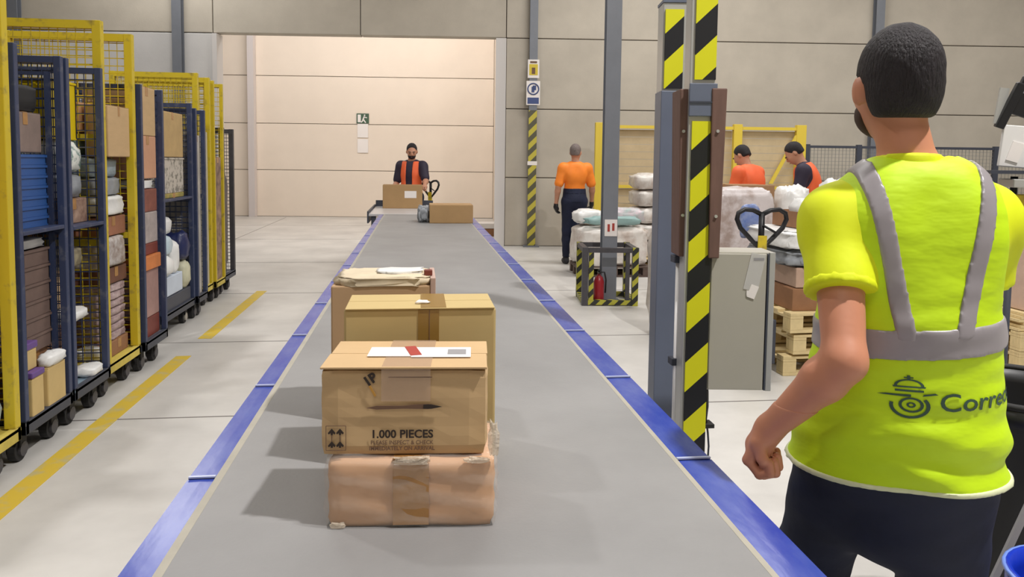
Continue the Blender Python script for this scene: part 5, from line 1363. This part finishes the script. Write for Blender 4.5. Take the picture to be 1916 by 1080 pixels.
# vest: loose shell widening to the hem
vp = [p for p in tor] + [('c', (-0.092, 0, 0.92), (-0.1, 0.03, 0.76), 0.1, 0.1, 0.05), ('c', (0.08, 0, 0.92), (0.078, 0.0, 0.76), 0.1, 0.1, 0.05)] + [('e', (0, 0.0, 1.2), (0.15, 0.118, 0.22), I3, 0.05), ('c', (-0.02, 0.0, 0.81), (-0.01, -0.0, 1.15), 0.13, 0.115, 0.08),
     ('c', (0.03, 0.0, 0.81), (0.03, 0.0, 1.15), 0.12, 0.11, 0.08), ('c', (-0.09, 0.01, 0.80), (-0.05, 0.0, 1.1), 0.11, 0.095, 0.06), ('c', (0.075, 0.01, 0.80), (0.05, 0, 1.1), 0.105, 0.095, 0.06)]
gv = Grid((-0.3, -0.25, 0.77), (0.3, 0.25, 1.56), 0.0046)
X, Y, Z = gv.P[..., 0], gv.P[..., 1], gv.P[..., 2]
Fv = gv.field(vp, 0.017)
fold = noise3(gv.P * np.array([5, 5, 26]), 6) * 0.006 * np.clip((1.35 - Z) * 4, 0.2, 1) + 0.005 * np.sin(Z * 70 + X * 12 + 1.5 * np.sin(X * 14)) * np.clip((1.0 - Z) * 8, 0, 1)
Fv = Fv + fold
nkv = np.linalg.norm((gv.P - np.array([-0.004, 0.0, 1.575])) * np.array([1, 1, 1.05]), axis=-1)
cuts = np.maximum(0.1 - nkv, np.abs(X) - (0.153 + np.clip((1.24 - Z), 0, 0.1) * 1.4))
hem = 0.838 + 0.012 * X
VF = np.maximum(Fv, np.maximum(cuts, hem - Z))
vest = skin_obj('vest', gv, VF, m_vest, man, 2)
# reflective bands and piping just proud of the vest
outer = Fv - 0.0035
back = np.where(Y < 0.02, -1.0, 1.0)
zb = 1.146 + 0.09 * X
Fb = np.maximum(np.maximum(outer, np.abs(Z - zb) - 0.031), cuts)
skin_obj('reflective_band', gv, Fb, m_refl, man, 1)
for s in (-1, 1):
    xc = s * (0.045 + (Z - 1.12) * (0.062 / 0.32))
    F1 = np.maximum(np.maximum(outer - 0.001, np.abs(X - xc) - 0.0185), np.maximum(zb + 0.008 - Z, np.maximum(back, 0.1 - nkv)))
    skin_obj('reflective_strap', gv, np.maximum(F1, cuts), m_refl, man, 1)
Fp = np.maximum(np.maximum(outer, np.abs(Z - hem - 0.004) - 0.006), -1)
skin_obj('hem_piping', gv, Fp, m_pipe, man, 1)
# trousers
Fp = g.field(legs + [tor[2], ('c', (-0.03, 0, 0.86), (-0.02, 0.03, 0.71), 0.1, 0.075, 0.06), ('c', (0.04, -0.01, 0.86), (0.03, -0.01, 0.71), 0.1, 0.075, 0.06)], 0.024)
Fp = np.maximum(Fp, np.maximum(z - 0.86, 0.1 - z)) + 0.004 * noise3(g.P * np.array([8, 8, 18]), 3)
skin_obj('trousers', g, Fp, m_navy, man, 2)
for k in 'LR': skin_obj('shoe', g, np.maximum(g.field(shoe_prims(J, k)), -z + (0.03 if k == 'R' else 0)), m_shoe, man, 1)
# printed emblem and word on the back, wrapped onto the vest
tree = BVHTree.FromPolygons([v.co for v in vest.data.vertices], [p.vertices[:] for p in vest.data.polygons])
def wrap(me, name, m, ox, oz, rot=0.03):
    bm = bmesh.new(); bm.from_mesh(me)
    bmesh.ops.triangulate(bm, faces=bm.faces[:])
    for _ in range(2):
        le = [e for e in bm.edges if e.calc_length() > 0.012]
        if le: bmesh.ops.subdivide_edges(bm, edges=le, cuts=1)
        bmesh.ops.triangulate(bm, faces=[f for f in bm.faces if len(f.verts) > 3])
    for v in bm.verts:
        X_, Y_ = v.co.x * math.cos(rot) - v.co.y * math.sin(rot) + ox, v.co.x * math.sin(rot) + v.co.y * math.cos(rot) + oz
        ang = X_ / 0.145
        o_ = Vector((0.6 * math.sin(ang) + X_ * 0.35, -0.6 * math.cos(ang), Y_)); tgt = Vector((X_ * 0.35, 0, Y_))
        hit = tree.ray_cast(o_, (tgt - o_).normalized())
        if hit[0] is not None: v.co = hit[0] + hit[1].normalized() * (0.0018 if hit[1].dot(o_ - hit[0]) > 0 else -0.0018)
        else: v.co = Vector((X_, -0.13, Y_))
    bm.to_mesh(me); bm.free(); me.materials.clear(); me.materials.append(m)
    o = bpy.data.objects.new(name, me); COL.objects.link(o); o.parent = man; return o
_tm = text_mesh('Correos', 0.052, 0.0006); _tm.transform(Matrix.Diagonal((0.82, 1, 1, 1)))
wrap(_tm, 'print_word', m_logo, 0.082, 1.018, 0.07)
def flat(polys):
    me = bpy.data.meshes.new('emblem'); vs = []; fs = []
    for pl in polys:
        n = len(vs); vs += [(a, b, 0) for a, b in pl]; fs.append(tuple(range(n, n + len(pl))))
    me.from_pydata(vs, [], fs); me.update(); return me
def arcband(cx, cy, r0, r1, a0, a1, n=14, sy=1.0):
    out = []
    for i in range(n):
        t0, t1 = a0 + (a1 - a0) * i / n, a0 + (a1 - a0) * (i + 1) / n
        out.append([(cx + r0 * math.cos(t0), cy + sy * r0 * math.sin(t0)), (cx + r1 * math.cos(t0), cy + sy * r1 * math.sin(t0)), (cx + r1 * math.cos(t1), cy + sy * r1 * math.sin(t1)), (cx + r0 * math.cos(t1), cy + sy * r0 * math.sin(t1))])
    return out
em = arcband(0, -0.016, 0.021, 0.026, math.pi * 0.92, math.pi * 2.2, 18)
em += arcband(0.002, -0.014, 0.012, 0.016, 0, 2 * math.pi, 18) + arcband(0.002, -0.014, 0.003, 0.006, 0, 2 * math.pi, 10)
em += [[(-0.042, 0.004), (0.002, 0.003), (0.002, 0.008), (-0.03, 0.007)]] + [[(0.016, 0.005), (0.036, 0.009), (0.032, 0.012), (0.018, 0.009)]]
em += [[(-0.018, 0.013), (0.018, 0.013), (0.018, 0.017), (-0.018, 0.017)], [(-0.02, 0.021), (0.02, 0.021), (0.021, 0.024), (-0.021, 0.024)]]
em += arcband(0, 0.024, 0.015, 0.019, 0, math.pi, 12, 0.75) + [[(-0.002, 0.036), (0.002, 0.036), (0.002, 0.046), (-0.002, 0.046)], [(-0.006, 0.04), (0.006, 0.04), (0.006, 0.0425), (-0.006, 0.0425)]]
wrap(flat(em), 'print_emblem', m_logo, -0.03, 1.036, 0.05)
